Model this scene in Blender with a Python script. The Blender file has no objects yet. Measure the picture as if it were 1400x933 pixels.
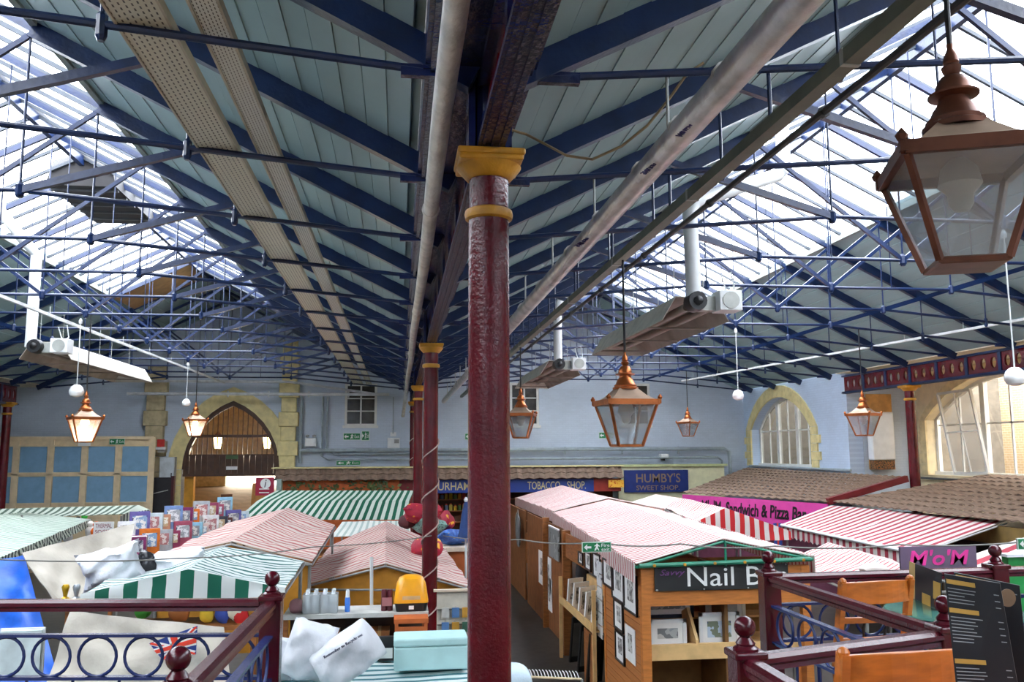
import bpy, bmesh, math, random
from mathutils import Vector, Matrix
R = random.Random(7)
scene = bpy.context.scene
C = scene.collection
H = 3.9                                   # eye height above the market floor

# ---------------------------------------------------------------- camera
FPX = 1169.187
RX = Vector((0.99140452, -0.13074385, -0.00480919))
UX = Vector((-0.01195411, -0.12712786, 0.9918143))
FX = Vector((0.130285, 0.98323169, 0.12759806))
cam_d = bpy.data.cameras.new('camera')
cam_d.sensor_width = 36.0
cam_d.lens = 36.0 * FPX / 1400.0
cam_d.clip_end = 400
cam = bpy.data.objects.new('camera', cam_d)
C.objects.link(cam)
cam.matrix_world = Matrix(((RX.x, UX.x, -FX.x, 0), (RX.y, UX.y, -FX.y, 0), (RX.z, UX.z, -FX.z, H), (0, 0, 0, 1)))
scene.camera = cam

# ---------------------------------------------------------------- sky (bright overcast)
SKY = 14.5
w = bpy.data.worlds.new('overcast_sky'); scene.world = w; w.use_nodes = True
nt = w.node_tree; nt.nodes.clear()
wo = nt.nodes.new('ShaderNodeOutputWorld'); bg = nt.nodes.new('ShaderNodeBackground')
tc = nt.nodes.new('ShaderNodeTexCoord'); nz = nt.nodes.new('ShaderNodeTexNoise'); cr = nt.nodes.new('ShaderNodeValToRGB')
nz.inputs['Scale'].default_value = 3.0; nz.inputs['Detail'].default_value = 5
cr.color_ramp.elements[0].position = .35; cr.color_ramp.elements[0].color = (.80, .86, .95, 1)
cr.color_ramp.elements[1].position = .65; cr.color_ramp.elements[1].color = (1, 1, 1, 1)
nt.links.new(tc.outputs['Generated'], nz.inputs['Vector']); nt.links.new(nz.outputs['Fac'], cr.inputs['Fac'])
nt.links.new(cr.outputs['Color'], bg.inputs['Color']); nt.links.new(bg.outputs[0], wo.inputs[0])
bg.inputs['Strength'].default_value = SKY
scene.view_settings.view_transform = 'Standard'; scene.view_settings.look = 'None'
scene.view_settings.exposure = 0.0; scene.view_settings.gamma = 1.0
scene.view_settings.use_curve_mapping = False
scene.cycles.max_bounces = 10; scene.cycles.diffuse_bounces = 6; scene.cycles.transparent_max_bounces = 24
scene.cycles.sample_clamp_indirect = 6

# ---------------------------------------------------------------- materials
def lin(c):
    return tuple(((x / 255) / 12.92 if x / 255 <= .04045 else ((x / 255 + .055) / 1.055) ** 2.4) for x in c) + (1,)
MATS = {}
def M(name, col, rough=.6, metal=0.0, var=.12, scale=5.0, bump=0.0, bscale=40.0, emit=None, estr=0.0, sub=None, stretch=None, trans=0):
    if name in MATS: return MATS[name]
    m = bpy.data.materials.new(name); m.use_nodes = True; n = m.node_tree; b = n.nodes['Principled BSDF']
    b.inputs['Roughness'].default_value = rough; b.inputs['Metallic'].default_value = metal
    base = lin(col)
    t = n.nodes.new('ShaderNodeTexCoord'); z = n.nodes.new('ShaderNodeTexNoise'); r = n.nodes.new('ShaderNodeValToRGB')
    z.inputs['Scale'].default_value = scale; z.inputs['Detail'].default_value = 6
    src = t.outputs['Object']
    if stretch:
        mp = n.nodes.new('ShaderNodeMapping'); mp.inputs['Scale'].default_value = stretch
        n.links.new(src, mp.inputs['Vector']); src = mp.outputs[0]
    n.links.new(src, z.inputs['Vector']); n.links.new(z.outputs['Fac'], r.inputs['Fac'])
    lo = tuple(max(0, x * (1 - var * 1.6)) for x in base[:3]) + (1,); hi = tuple(min(1, x * (1 + var)) for x in base[:3]) + (1,)
    if sub: lo = lin(sub)
    r.color_ramp.elements[0].position = .3; r.color_ramp.elements[1].position = .62
    r.color_ramp.elements[0].color = lo; r.color_ramp.elements[1].color = hi
    n.links.new(r.outputs['Color'], b.inputs['Base Color'])
    if bump:
        z2 = n.nodes.new('ShaderNodeTexNoise'); z2.inputs['Scale'].default_value = bscale; z2.inputs['Detail'].default_value = 4
        bp = n.nodes.new('ShaderNodeBump'); bp.inputs['Strength'].default_value = bump; bp.inputs['Distance'].default_value = .02
        n.links.new(src, z2.inputs['Vector']); n.links.new(z2.outputs['Fac'], bp.inputs['Height']); n.links.new(bp.outputs[0], b.inputs['Normal'])
    if emit:
        b.inputs['Emission Color'].default_value = lin(emit); b.inputs['Emission Strength'].default_value = estr
    if trans: b.inputs['Transmission Weight'].default_value = trans
    MATS[name] = m; return m
def glass(name, tint=(255, 255, 255), refl=.08, rough=.05, haze=0.0):
    if name in MATS: return MATS[name]
    m = bpy.data.materials.new(name); m.use_nodes = True; n = m.node_tree; n.nodes.clear()
    o = n.nodes.new('ShaderNodeOutputMaterial'); mx = n.nodes.new('ShaderNodeMixShader'); t = n.nodes.new('ShaderNodeBsdfTransparent'); g = n.nodes.new('ShaderNodeBsdfGlossy')
    t.inputs[0].default_value = lin(tint); g.inputs['Roughness'].default_value = rough; mx.inputs[0].default_value = refl
    n.links.new(t.outputs[0], mx.inputs[1]); n.links.new(g.outputs[0], mx.inputs[2])
    last = mx
    if haze:
        d = n.nodes.new('ShaderNodeBsdfTranslucent'); d2 = n.nodes.new('ShaderNodeBsdfDiffuse'); ad = n.nodes.new('ShaderNodeMixShader'); ad.inputs[0].default_value = .4
        n.links.new(d.outputs[0], ad.inputs[1]); n.links.new(d2.outputs[0], ad.inputs[2])
        m2 = n.nodes.new('ShaderNodeMixShader'); m2.inputs[0].default_value = haze
        n.links.new(mx.outputs[0], m2.inputs[1]); n.links.new(ad.outputs[0], m2.inputs[2]); last = m2
    n.links.new(last.outputs[0], o.inputs[0]); MATS[name] = m; return m
def stripes(name, c1, c2, period, duty=.5, rough=.8, var=.1, thin=None, translucent=.25):
    """woven stripes along the cloth's own U direction (metres)"""
    if name in MATS: return MATS[name]
    m = bpy.data.materials.new(name); m.use_nodes = True; n = m.node_tree; b = n.nodes['Principled BSDF']
    uv = n.nodes.new('ShaderNodeUVMap'); sp = n.nodes.new('ShaderNodeSeparateXYZ'); n.links.new(uv.outputs[0], sp.inputs[0])
    dv = n.nodes.new('ShaderNodeMath'); dv.operation = 'DIVIDE'; dv.inputs[1].default_value = period; n.links.new(sp.outputs[0], dv.inputs[0])
    fr = n.nodes.new('ShaderNodeMath'); fr.operation = 'FRACT'; n.links.new(dv.outputs[0], fr.inputs[0])
    gt = n.nodes.new('ShaderNodeMath'); gt.operation = 'GREATER_THAN'; gt.inputs[1].default_value = duty; n.links.new(fr.outputs[0], gt.inputs[0])
    mix = n.nodes.new('ShaderNodeMix'); mix.data_type = 'RGBA'; n.links.new(gt.outputs[0], mix.inputs['Factor'])
    mix.inputs['A'].default_value = lin(c1); mix.inputs['B'].default_value = lin(c2)
    z = n.nodes.new('ShaderNodeTexNoise'); z.inputs['Scale'].default_value = 1.7; z.inputs['Detail'].default_value = 6
    tco = n.nodes.new('ShaderNodeTexCoord'); n.links.new(tco.outputs['Object'], z.inputs['Vector'])
    mr = n.nodes.new('ShaderNodeMapRange'); mr.inputs['From Min'].default_value = .3; mr.inputs['From Max'].default_value = .7
    mr.inputs['To Min'].default_value = 1 - var; mr.inputs['To Max'].default_value = 1.0; n.links.new(z.outputs['Fac'], mr.inputs['Value'])
    m2 = n.nodes.new('ShaderNodeMix'); m2.data_type = 'RGBA'; m2.blend_type = 'MULTIPLY'; m2.inputs['Factor'].default_value = 1
    n.links.new(mix.outputs['Result'], m2.inputs['A']); n.links.new(mr.outputs[0], m2.inputs['B'])
    n.links.new(m2.outputs['Result'], b.inputs['Base Color']); b.inputs['Roughness'].default_value = rough
    if translucent:
        tl = n.nodes.new('ShaderNodeBsdfTranslucent'); n.links.new(m2.outputs['Result'], tl.inputs[0])
        ms = n.nodes.new('ShaderNodeMixShader'); ms.inputs[0].default_value = translucent
        n.links.new(b.outputs[0], ms.inputs[1]); n.links.new(tl.outputs[0], ms.inputs[2]); n.links.new(ms.outputs[0], n.nodes['Material Output'].inputs[0])
    MATS[name] = m; return m
def brickpaint(name, col, mortar, plane, bump=.35, size=.22, var=.06):
    if name in MATS: return MATS[name]
    m = bpy.data.materials.new(name); m.use_nodes = True; n = m.node_tree; b = n.nodes['Principled BSDF']; b.inputs['Roughness'].default_value = .55
    t = n.nodes.new('ShaderNodeTexCoord'); s = n.nodes.new('ShaderNodeSeparateXYZ'); c = n.nodes.new('ShaderNodeCombineXYZ'); k = n.nodes.new('ShaderNodeTexBrick')
    n.links.new(t.outputs['Object'], s.inputs[0]); n.links.new(s.outputs['X' if plane == 'x' else 'Y'], c.inputs[0]); n.links.new(s.outputs['Z'], c.inputs[1])
    k.inputs['Scale'].default_value = 1; k.inputs['Brick Width'].default_value = size; k.inputs['Row Height'].default_value = .075; k.inputs['Mortar Size'].default_value = .006
    base = lin(col); k.inputs['Color1'].default_value = base; k.inputs['Color2'].default_value = tuple(x * (1 - var) for x in base[:3]) + (1,); k.inputs['Mortar'].default_value = lin(mortar)
    n.links.new(c.outputs[0], k.inputs['Vector'])
    z = n.nodes.new('ShaderNodeTexNoise'); z.inputs['Scale'].default_value = .9; z.inputs['Detail'].default_value = 8; n.links.new(t.outputs['Object'], z.inputs['Vector'])
    mr = n.nodes.new('ShaderNodeMapRange'); mr.inputs['From Min'].default_value = .3; mr.inputs['From Max'].default_value = .7; mr.inputs['To Min'].default_value = .86; mr.inputs['To Max'].default_value = 1.0
    n.links.new(z.outputs['Fac'], mr.inputs['Value'])
    m2 = n.nodes.new('ShaderNodeMix'); m2.data_type = 'RGBA'; m2.blend_type = 'MULTIPLY'; m2.inputs['Factor'].default_value = 1
    n.links.new(k.outputs['Color'], m2.inputs['A']); n.links.new(mr.outputs[0], m2.inputs['B']); n.links.new(m2.outputs['Result'], b.inputs['Base Color'])
    bp = n.nodes.new('ShaderNodeBump'); bp.inputs['Strength'].default_value = bump; bp.inputs['Distance'].default_value = .01; bp.invert = True
    n.links.new(k.outputs['Fac'], bp.inputs['Height']); n.links.new(bp.outputs[0], b.inputs['Normal'])
    MATS[name] = m; return m
def perforated(name, col, hole, sx, sy):
    """galvanised tray with rows of punched slots (flat print on real trays)"""
    m = bpy.data.materials.new(name); m.use_nodes = True; n = m.node_tree; b = n.nodes['Principled BSDF']; b.inputs['Roughness'].default_value = .5
    t = n.nodes.new('ShaderNodeTexCoord'); s = n.nodes.new('ShaderNodeSeparateXYZ'); c = n.nodes.new('ShaderNodeCombineXYZ'); k = n.nodes.new('ShaderNodeTexBrick')
    n.links.new(t.outputs['Object'], s.inputs[0]); n.links.new(s.outputs['Y'], c.inputs[0]); n.links.new(s.outputs['X'], c.inputs[1])
    k.inputs['Scale'].default_value = 1; k.inputs['Brick Width'].default_value = sx; k.inputs['Row Height'].default_value = sy; k.inputs['Mortar Size'].default_value = sy * .36; k.inputs['Mortar Smooth'].default_value = .0
    k.inputs['Color1'].default_value = lin(hole); k.inputs['Color2'].default_value = lin(hole); k.inputs['Mortar'].default_value = lin(col)
    n.links.new(c.outputs[0], k.inputs['Vector']); n.links.new(k.outputs['Color'], b.inputs['Base Color'])
    MATS[name] = m; return m
def patchwork(name, cols, scale):
    """printed cloth or printed cover: cells of several colours"""
    if name in MATS: return MATS[name]
    m = bpy.data.materials.new(name); m.use_nodes = True; n = m.node_tree; b = n.nodes['Principled BSDF']; b.inputs['Roughness'].default_value = .6
    t = n.nodes.new('ShaderNodeTexCoord'); v = n.nodes.new('ShaderNodeTexNoise'); v.inputs['Scale'].default_value = scale; v.inputs['Detail'].default_value = 2
    r = n.nodes.new('ShaderNodeValToRGB'); r.color_ramp.interpolation = 'CONSTANT'
    n.links.new(t.outputs['Object'], v.inputs['Vector']); n.links.new(v.outputs['Fac'], r.inputs['Fac']); n.links.new(r.outputs['Color'], b.inputs['Base Color'])
    e = r.color_ramp.elements; k = len(cols)
    while len(e) < k: e.new(.5)
    for i, c in enumerate(cols):
        e[i].position = 0 if i == 0 else .36 + .28 * (i - 1) / max(1, k - 2) if k > 2 else .5
        e[i].color = lin(c)
    MATS[name] = m; return m

blue_d = M('blue_iron_paint', (18, 37, 74), .28, var=.2, bump=.15, bscale=25)
blue_n = M('navy_gloss_paint', (20, 30, 70), .25, var=.25, bump=.5, bscale=18)
board_m = M('pale_green_board', (142, 168, 170), .5, var=.05, scale=1.2)
trim_m = M('grey_green_trim', (150, 160, 155), .6)
red_m = M('oxblood_gloss_paint', (86, 10, 20), .22, var=.15, bump=.25, bscale=45)
redrail_m = M('oxblood_rail_paint', (70, 11, 24), .2, var=.12, bump=.08, bscale=60)
gold_m = M('gold_paint', (196, 140, 38), .4, var=.2, bump=.2)
navyrail_m = M('navy_rail_paint', (30, 44, 92), .25, var=.1)
silver_m = M('foil_lagging', (214, 212, 206), .35, metal=.5, var=.15, bump=.7, bscale=22)
silver2_m = M('aluminium_lagging', (214, 214, 214), .32, metal=.55, var=.18, bump=.5, bscale=14)
galv_m = M('galvanised_steel', (170, 172, 166), .5, metal=.4, var=.12)
conduit_m = M('white_conduit', (205, 208, 208), .5)
dkpipe_m = M('dark_conduit', (58, 60, 62), .5)
white_m = M('white_enamel', (228, 230, 230), .35, var=.04)
cream_m = M('cream_stone_paint', (222, 207, 150), .7, var=.1)
wallb_m = brickpaint('pale_blue_brick_back', (200, 212, 226), (188, 201, 216), 'x')
wallr_m = brickpaint('pale_blue_brick_side', (200, 218, 240), (186, 204, 228), 'y')
floor_m = M('dark_floor', (70, 66, 60), .5, var=.15)
copper_m = M('copper', (172, 98, 54), .33, metal=.85, var=.2, scale=9)
copperd_m = M('dull_copper', (120, 72, 50), .45, metal=.6, var=.2, scale=9)
clear_m = glass('clear_glass', (250, 252, 252), .1, .03)
lglass_m = glass('lantern_glass', (238, 242, 244), .12, .08, haze=.12)
sky_m = glass('skylight_glass', (250, 252, 255), .05, .2, haze=.06)
dkglass_m = M('dark_room_pane', (66, 62, 54), .12, var=.2)  # opaque pane; its dark colour stands in for the unlit room behind
wood_m = M('orange_stall_wood', (190, 116, 52), .55, var=.12, stretch=(1, 1, 6))
wood2_m = M('brown_stall_wood', (150, 92, 44), .55, var=.2, stretch=(1, 1, 6))
wood3_m = M('pale_pine', (216, 178, 120), .55, var=.1)
mustard_m = M('mustard_wall', (206, 142, 42), .6, var=.1)
chairw_m = M('honey_wood', (184, 102, 34), .28, var=.18, stretch=(1, 6, 6))
black_m = M('black_plastic', (22, 22, 24), .45)
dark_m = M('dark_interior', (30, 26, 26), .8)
paper_m = M('white_paper', (235, 235, 232), .7, var=.03)
grey_m = M('grey_metal', (150, 152, 150), .5, metal=.3)
wire_m = M('grey_cable', (120, 118, 112), .6)

# ---------------------------------------------------------------- mesh builder
class MB:
    def __init__(s): s.v = []; s.f = []; s.uv = {}
    def add(s, vs, fs, uvs=None):
        o = len(s.v); s.v += [tuple(x) for x in vs]
        for i, f in enumerate(fs):
            if uvs: s.uv[len(s.f)] = uvs[i]
            s.f.append(tuple(o + k for k in f))
        return s
    def bx(s, x0, y0, z0, x1, y1, z1):
        return s.add([(x0, y0, z0), (x1, y0, z0), (x1, y1, z0), (x0, y1, z0), (x0, y0, z1), (x1, y0, z1), (x1, y1, z1), (x0, y1, z1)],
                     [(0, 3, 2, 1), (4, 5, 6, 7), (0, 1, 5, 4), (1, 2, 6, 5), (2, 3, 7, 6), (3, 0, 4, 7)])
    def box(s, c, d, rz=0.0, rx=0.0, ry=0.0):
        m = Matrix.Translation(Vector(c)) @ Matrix.Rotation(rz, 4, 'Z') @ Matrix.Rotation(ry, 4, 'Y') @ Matrix.Rotation(rx, 4, 'X')
        a, b, e = d[0] / 2, d[1] / 2, d[2] / 2
        vs = [m @ Vector(p) for p in ((-a, -b, -e), (a, -b, -e), (a, b, -e), (-a, b, -e), (-a, -b, e), (a, -b, e), (a, b, e), (-a, b, e))]
        return s.add(vs, [(0, 3, 2, 1), (4, 5, 6, 7), (0, 1, 5, 4), (1, 2, 6, 5), (2, 3, 7, 6), (3, 0, 4, 7)])
    def beam(s, p, q, w, h, up=(0, 0, 1)):
        p, q = Vector(p), Vector(q); d = (q - p).normalized(); up = Vector(up)
        if abs(d.dot(up)) > .98: up = Vector((0, 1, 0))
        x = d.cross(up).normalized() * (w / 2); z = x.cross(d).normalized() * (h / 2)
        vs = [p - x - z, p + x - z, p + x + z, p - x + z, q - x - z, q + x - z, q + x + z, q - x + z]
        return s.add(vs, [(0, 1, 2, 3), (7, 6, 5, 4), (0, 4, 5, 1), (1, 5, 6, 2), (2, 6, 7, 3), (3, 7, 4, 0)])
    def tube(s, pts, r, n=8, cap=True):
        pts = [Vector(p) for p in pts]; k = len(pts); rs = r if isinstance(r, (list, tuple)) else [r] * k
        o = len(s.v); prev = None
        for i, p in enumerate(pts):
            d = (pts[min(i + 1, k - 1)] - pts[max(i - 1, 0)]).normalized()
            if prev is None:
                u = Vector((0, 0, 1)) if abs(d.z) < .9 else Vector((0, 1, 0)); a = d.cross(u).normalized()
            else:
                a = (prev - d * prev.dot(d)).normalized()
            prev = a; b = d.cross(a)
            for j in range(n):
                t = 2 * math.pi * j / n; s.v.append(tuple(p + (a * math.cos(t) + b * math.sin(t)) * rs[i]))
        for i in range(k - 1):
            for j in range(n):
                s.f.append((o + i * n + j, o + i * n + (j + 1) % n, o + (i + 1) * n + (j + 1) % n, o + (i + 1) * n + j))
        if cap: s.f.append(tuple(o + j for j in range(n))[::-1]); s.f.append(tuple(o + (k - 1) * n + j for j in range(n)))
        return s
    def lathe(s, prof, n=16, c=(0, 0, 0), rot=0.0, axis='z'):
        o = len(s.v); k = len(prof)
        for r, z in prof:
            for j in range(n):
                t = 2 * math.pi * j / n + rot; a, b = r * math.cos(t), r * math.sin(t)
                p = (a, b, z) if axis == 'z' else ((a, z, b) if axis == 'y' else (z, a, b))
                s.v.append((c[0] + p[0], c[1] + p[1], c[2] + p[2]))
        for i in range(k - 1):
            for j in range(n): s.f.append((o + i * n + j, o + i * n + (j + 1) % n, o + (i + 1) * n + (j + 1) % n, o + (i + 1) * n + j))
        s.f.append(tuple(o + j for j in range(n))[::-1]); s.f.append(tuple(o + (k - 1) * n + j for j in range(n)))
        return s
    def prism(s, poly, axis, a, b):
        """poly in the two remaining axes, extruded along axis from a to b"""
        n = len(poly)
        def P(u, v, t): return {'x': (t, u, v), 'y': (u, t, v), 'z': (u, v, t)}[axis]
        vs = [P(u, v, a) for u, v in poly] + [P(u, v, b) for u, v in poly]
        return s.add(vs, [tuple(range(n))[::-1], tuple(range(n, 2 * n))] + [(i, (i + 1) % n, n + (i + 1) % n, n + i) for i in range(n)])
    def sheet(s, a, b, c, d, nu=8, nv=8, sag=0.0, wrinkle=0.0, t=.012, u0=0.0, ulen=None, seed=1, dsag=None):
        """cloth patch a-b (u) to d-c; UV in metres along u; two faces and an edge"""
        a, b, c, d = map(Vector, (a, b, c, d)); ul = ulen or (b - a).length; vl = (d - a).length
        nrm = (b - a).cross(d - a).normalized()
        if nrm.z < 0: nrm = -nrm
        rr = random.Random(seed); ph = [rr.uniform(0, 6.28) for _ in range(6)]
        o = len(s.v); pts = []; uvs = []
        for j in range(nv + 1):
            for i in range(nu + 1):
                u, v = i / nu, j / nv
                p = (a * (1 - u) + b * u) * (1 - v) + (d * (1 - u) + c * u) * v
                k = 16 * u * (1 - u) * v * (1 - v)
                p = p + Vector((0, 0, -sag * k))
                if wrinkle:
                    e = min(1, 6 * u * (1 - u) + .3) * min(1, 4 * v + .2)
                    p = p + nrm * wrinkle * e * (math.sin(u * ul * 5 + ph[0]) * math.cos(v * 5 + ph[1]) + .6 * math.sin(u * ul * 11 + v * 7 + ph[2]) + .4 * math.sin(v * vl * 13 - u * 9 + ph[3]))
                pts.append(p); uvs.append((u0 + u * ul, v * vl))
        N = len(pts)
        s.v += [tuple(p) for p in pts] + [tuple(p - nrm * t) for p in pts]
        W = nu + 1
        def face(f):
            s.uv[len(s.f)] = [uvs[k % N] for k in f]; s.f.append(tuple(o + k for k in f))
        for j in range(nv):
            for i in range(nu):
                q = (j * W + i, j * W + i + 1, (j + 1) * W + i + 1, (j + 1) * W + i)
                face(q); face(tuple(k + N for k in q[::-1]))
        edge = [(i, i + 1) for i in range(nu)] + [(j * W + nu, (j + 1) * W + nu) for j in range(nv)] + [(nv * W + i + 1, nv * W + i) for i in range(nu)] + [((j + 1) * W, j * W) for j in range(nv)]
        for p, q in edge: face((q, p, p + N, q + N))
        return s
    def mesh(s, name, mat=None, smooth=False):
        me = bpy.data.meshes.new(name); me.from_pydata(s.v, [], s.f)
        if s.uv:
            l = me.uv_layers.new(name='UVMap')
            for p in me.polygons:
                u = s.uv.get(p.index)
                if u:
                    for k, li in enumerate(p.loop_indices): l.data[li].uv = u[k]
        if mat: me.materials.append(mat)
        if smooth:
            for p in me.polygons: p.use_smooth = len(p.vertices) <= 4
        me.update(); return me
    def build(s, name, mat, parent=None, smooth=False, world=True):
        me = s.mesh(name, mat, smooth); o = bpy.data.objects.new(name, me); C.objects.link(o)
        if smooth:
            try: me.set_sharp_from_angle(angle=math.radians(40))
            except Exception: pass
        if parent:
            o.parent = parent
            if world:
                base = parent.location + (parent.parent.location if parent.parent else Vector((0, 0, 0)))
                if parent.type == 'MESH' and parent.parent is None: base = parent.location
                o.location = -base if parent.parent is None else -(parent.location + parent.parent.location)
        return o
def bevel(o, wd=.01, seg=2):
    m = o.modifiers.new('bevel', 'BEVEL'); m.width = wd; m.segments = seg; m.limit_method = 'ANGLE'; return o
def tag(o, label, cat, group=None):
    o['label'] = label; o['category'] = cat
    if group: o['group'] = group
    return o
def struct(o, label=None):
    o['kind'] = 'structure'
    if label: o['label'] = label
    return o
def thing(name, label, cat, loc=(0, 0, 0), rz=0.0, group=None):
    o = bpy.data.objects.new(name, None); C.objects.link(o); o.location = loc; o.rotation_euler = (0, 0, rz); o.empty_display_size = .1
    return tag(o, label, cat, group)
def copy_obj(o, parent):
    c = o.copy(); C.objects.link(c); c.parent = parent; return c
def dup(root, label, loc, rz=0.0):
    r = root.copy(); C.objects.link(r); r.location = loc; r.rotation_euler = (0, 0, rz); r['label'] = label
    for ch in [o for o in root.children]:
        c = copy_obj(ch, r)
        for g in [o for o in ch.children]: copy_obj(g, c)
    return r
def inst(me, name, parent, loc=(0, 0, 0), rot=(0, 0, 0), scale=None):
    o = bpy.data.objects.new(name, me); C.objects.link(o); o.parent = parent; o.location = loc; o.rotation_euler = rot
    if scale: o.scale = scale
    return o
def ray(u, v): return RX * ((u - 700) / FPX) - UX * ((v - 466.5) / FPX) + FX
def atY(u, v, y): d = ray(u, v); return d * (y / d.y) + Vector((0, 0, H))
def atX(u, v, x): d = ray(u, v); return d * (x / d.x) + Vector((0, 0, H))
def atZ(u, v, z): d = ray(u, v); return d * ((z - H) / d.z) + Vector((0, 0, H))
def text(name, body, mat, parent, origin, xdir, zdir, height, width=None, depth=.006, bold=0.0, shear=0.0, world=True):
    """flat lettering standing on its sign; origin = left end of the base line"""
    cu = bpy.data.curves.new(name, 'FONT'); cu.body = body; cu.size = 1; cu.extrude = .02; cu.offset = bold; cu.shear = shear; cu.resolution_u = 3
    t = bpy.data.objects.new(name, cu); C.objects.link(t); bpy.context.view_layer.update()
    me = bpy.data.meshes.new_from_object(t.evaluated_get(bpy.context.evaluated_depsgraph_get()))
    bpy.data.objects.remove(t); me.name = name
    xs = [v.co.x for v in me.vertices]; ys = [v.co.y for v in me.vertices]
    x0, x1, y1 = min(xs), max(xs), max(ys)
    xd, zd = Vector(xdir).normalized(), Vector(zdir).normalized(); nd = xd.cross(zd)
    kz = height / max(y1, .01); kx = (width / (x1 - x0)) if width else kz; o3 = Vector(origin)
    for v in me.vertices:
        p = o3 + xd * (v.co.x - x0) * kx + zd * v.co.y * kz + nd * (v.co.z / .04) * depth
        v.co = p
    me.materials.clear(); me.materials.append(mat); me.update()
    ob = bpy.data.objects.new(name, me); C.objects.link(ob)
    if parent:
        ob.parent = parent
        if world: ob.location = -parent.location if parent.parent is None else -(parent.location + parent.parent.location)
    return ob
ORD = ['first', 'second', 'third', 'fourth', 'fifth', 'sixth', 'seventh', 'eighth', 'ninth', 'tenth', 'eleventh', 'twelfth', 'thirteenth', 'fourteenth', 'fifteenth', 'sixteenth']

# ================================================================ THE SHELL
CXL, CXR, COLX, HALF = -5.8725, 6.919, 0.5233, 6.396
ZR, SL = H + 5.319, .5014
ANG = math.atan(SL); CA, SA = math.cos(ANG), math.sin(ANG)
Y0, Y1 = -8.0, 32.0
TY = lambda i: 4.834 + 2.0 * i
def rz_at(off): return ZR - SL * abs(off)

fl = MB().bx(-16, Y0 - .3, -.2, 19, 33, 0).build('floor', floor_m); struct(fl, 'dark worn floor of the market aisles')

# --- pitched boarded ceilings with glazed upper thirds
nb = 23
SPLIT = 2.12; GEND = 24.85
bw = (HALF - .29 - SPLIT) / CA / nb
b_me = MB().bx(-bw / 2 + .004, 0, 0, bw / 2 - .004, Y1 - Y0, .02).mesh('board', board_m)
pane_len = (SPLIT - .1) / CA
GP = 2.0 / 3; GY = TY(-6)
p_me = MB().bx(-pane_len / 2, .014, 0, pane_len / 2, GP - .014, .006).mesh('glass_pane', sky_m)
bar_me = MB().bx(-pane_len / 2, -.024, -.04, pane_len / 2, .024, .012).mesh('glazing_bar', M('silhouette_glazing_bar', (70, 76, 84), .6))  # bars widened, and darkened in colour to stay silhouettes against the bright sky
n_c = 0
for cx in (CXL, CXR):
    GEND = 26.2 if cx < 0 else 28.2
    b2_me = MB().bx(-bw / 2 + .004, 0, 0, bw / 2 - .004, Y1 - GEND, .02).mesh('board_short', board_m)
    for sd in (-1, 1):
        END = HALF - ((.28 if cx > 0 else .395) if cx * sd < 0 else .0)
        # outer skin of the roof slope, above the boards
        c = MB(); a0, a1 = cx + sd * SPLIT, cx + sd * END
        c.add([(a0, Y0, rz_at(SPLIT) + .2), (a1, Y0, rz_at(END) + .2), (a1, Y1, rz_at(END) + .2), (a0, Y1, rz_at(SPLIT) + .2),
               (a0, Y0, rz_at(SPLIT) + .26), (a1, Y0, rz_at(END) + .26), (a1, Y1, rz_at(END) + .26), (a0, Y1, rz_at(SPLIT) + .26)],
              [(0, 3, 2, 1), (4, 5, 6, 7), (0, 1, 5, 4), (1, 2, 6, 5), (2, 3, 7, 6), (3, 0, 4, 7)])
        c.add([(cx, GEND, ZR + .2), (a0, GEND, rz_at(SPLIT) + .2), (a0, Y1, rz_at(SPLIT) + .2), (cx, Y1, ZR + .2), (cx, GEND, ZR + .26), (a0, GEND, rz_at(SPLIT) + .26), (a0, Y1, rz_at(SPLIT) + .26), (cx, Y1, ZR + .26)],
              [(0, 3, 2, 1), (4, 5, 6, 7), (0, 1, 5, 4), (1, 2, 6, 5), (2, 3, 7, 6), (3, 0, 4, 7)])
        ce = c.build('ceiling', board_m); struct(ce, 'pale green boarded roof slope of the %s bay, %s side' % ('left' if cx < 0 else 'right', 'right' if sd > 0 else 'left'))
        for k in range(nb + (1 if cx * sd > 0 else 0)):
            off = SPLIT + (k + .5) * bw * CA
            if off + bw * CA / 2 > END + .02: continue
            inst(b_me, 'board', ce, (cx + sd * off, Y0, rz_at(off) + .125 + (.008 if k % 2 else 0)), (0, sd * ANG, 0))
        for k in range(11):
            off = .02 + (k + .5) * bw * CA
            if off < SPLIT: inst(b2_me, 'board', ce, (cx + sd * off, GEND, rz_at(off) + .125 + (.008 if k % 2 else 0)), (0, sd * ANG, 0))
        tr = MB().beam((cx + sd * (SPLIT + .02), Y0, rz_at(SPLIT) + .12), (cx + sd * (SPLIT + .02), GEND, rz_at(SPLIT) + .12), .07, .12).build('trim_%d' % (n_c + 1), trim_m); struct(tr, 'grey kerb along the lower edge of a skylight')
        n_c += 1
        wn = bpy.data.objects.new('window_%d' % n_c, None); C.objects.link(wn); wn.location = (cx, 0, ZR); struct(wn, 'sloping roof skylight glazing of the %s bay, %s side' % ('left' if cx < 0 else 'right', 'right' if sd > 0 else 'left'))
        mid = .05 + (SPLIT - .1) / 2
        k = 0
        while GY + k * GP < GEND:
            y = GY + k * GP
            inst(bar_me, 'glazing_bar', wn, (sd * mid, y, rz_at(mid) - ZR + .13), (0, sd * ANG, 0))
            if y + GP < GEND + .1: inst(p_me, 'glass_pane', wn, (sd * mid, y, rz_at(mid) - ZR + .14), (0, sd * ANG, 0))
            k += 1
    rb = MB().bx(cx - .05, Y0, ZR - .04, cx + .04, Y1, ZR + .2).bx(cx - .1, Y0, ZR + .15, cx + .1, Y1, ZR + .22).build('ridge_beam', blue_d)
    tag(rb, 'blue ridge beam running along the top of the %s skylight' % ('left' if cx < 0 else 'right'), 'beam')
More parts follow.
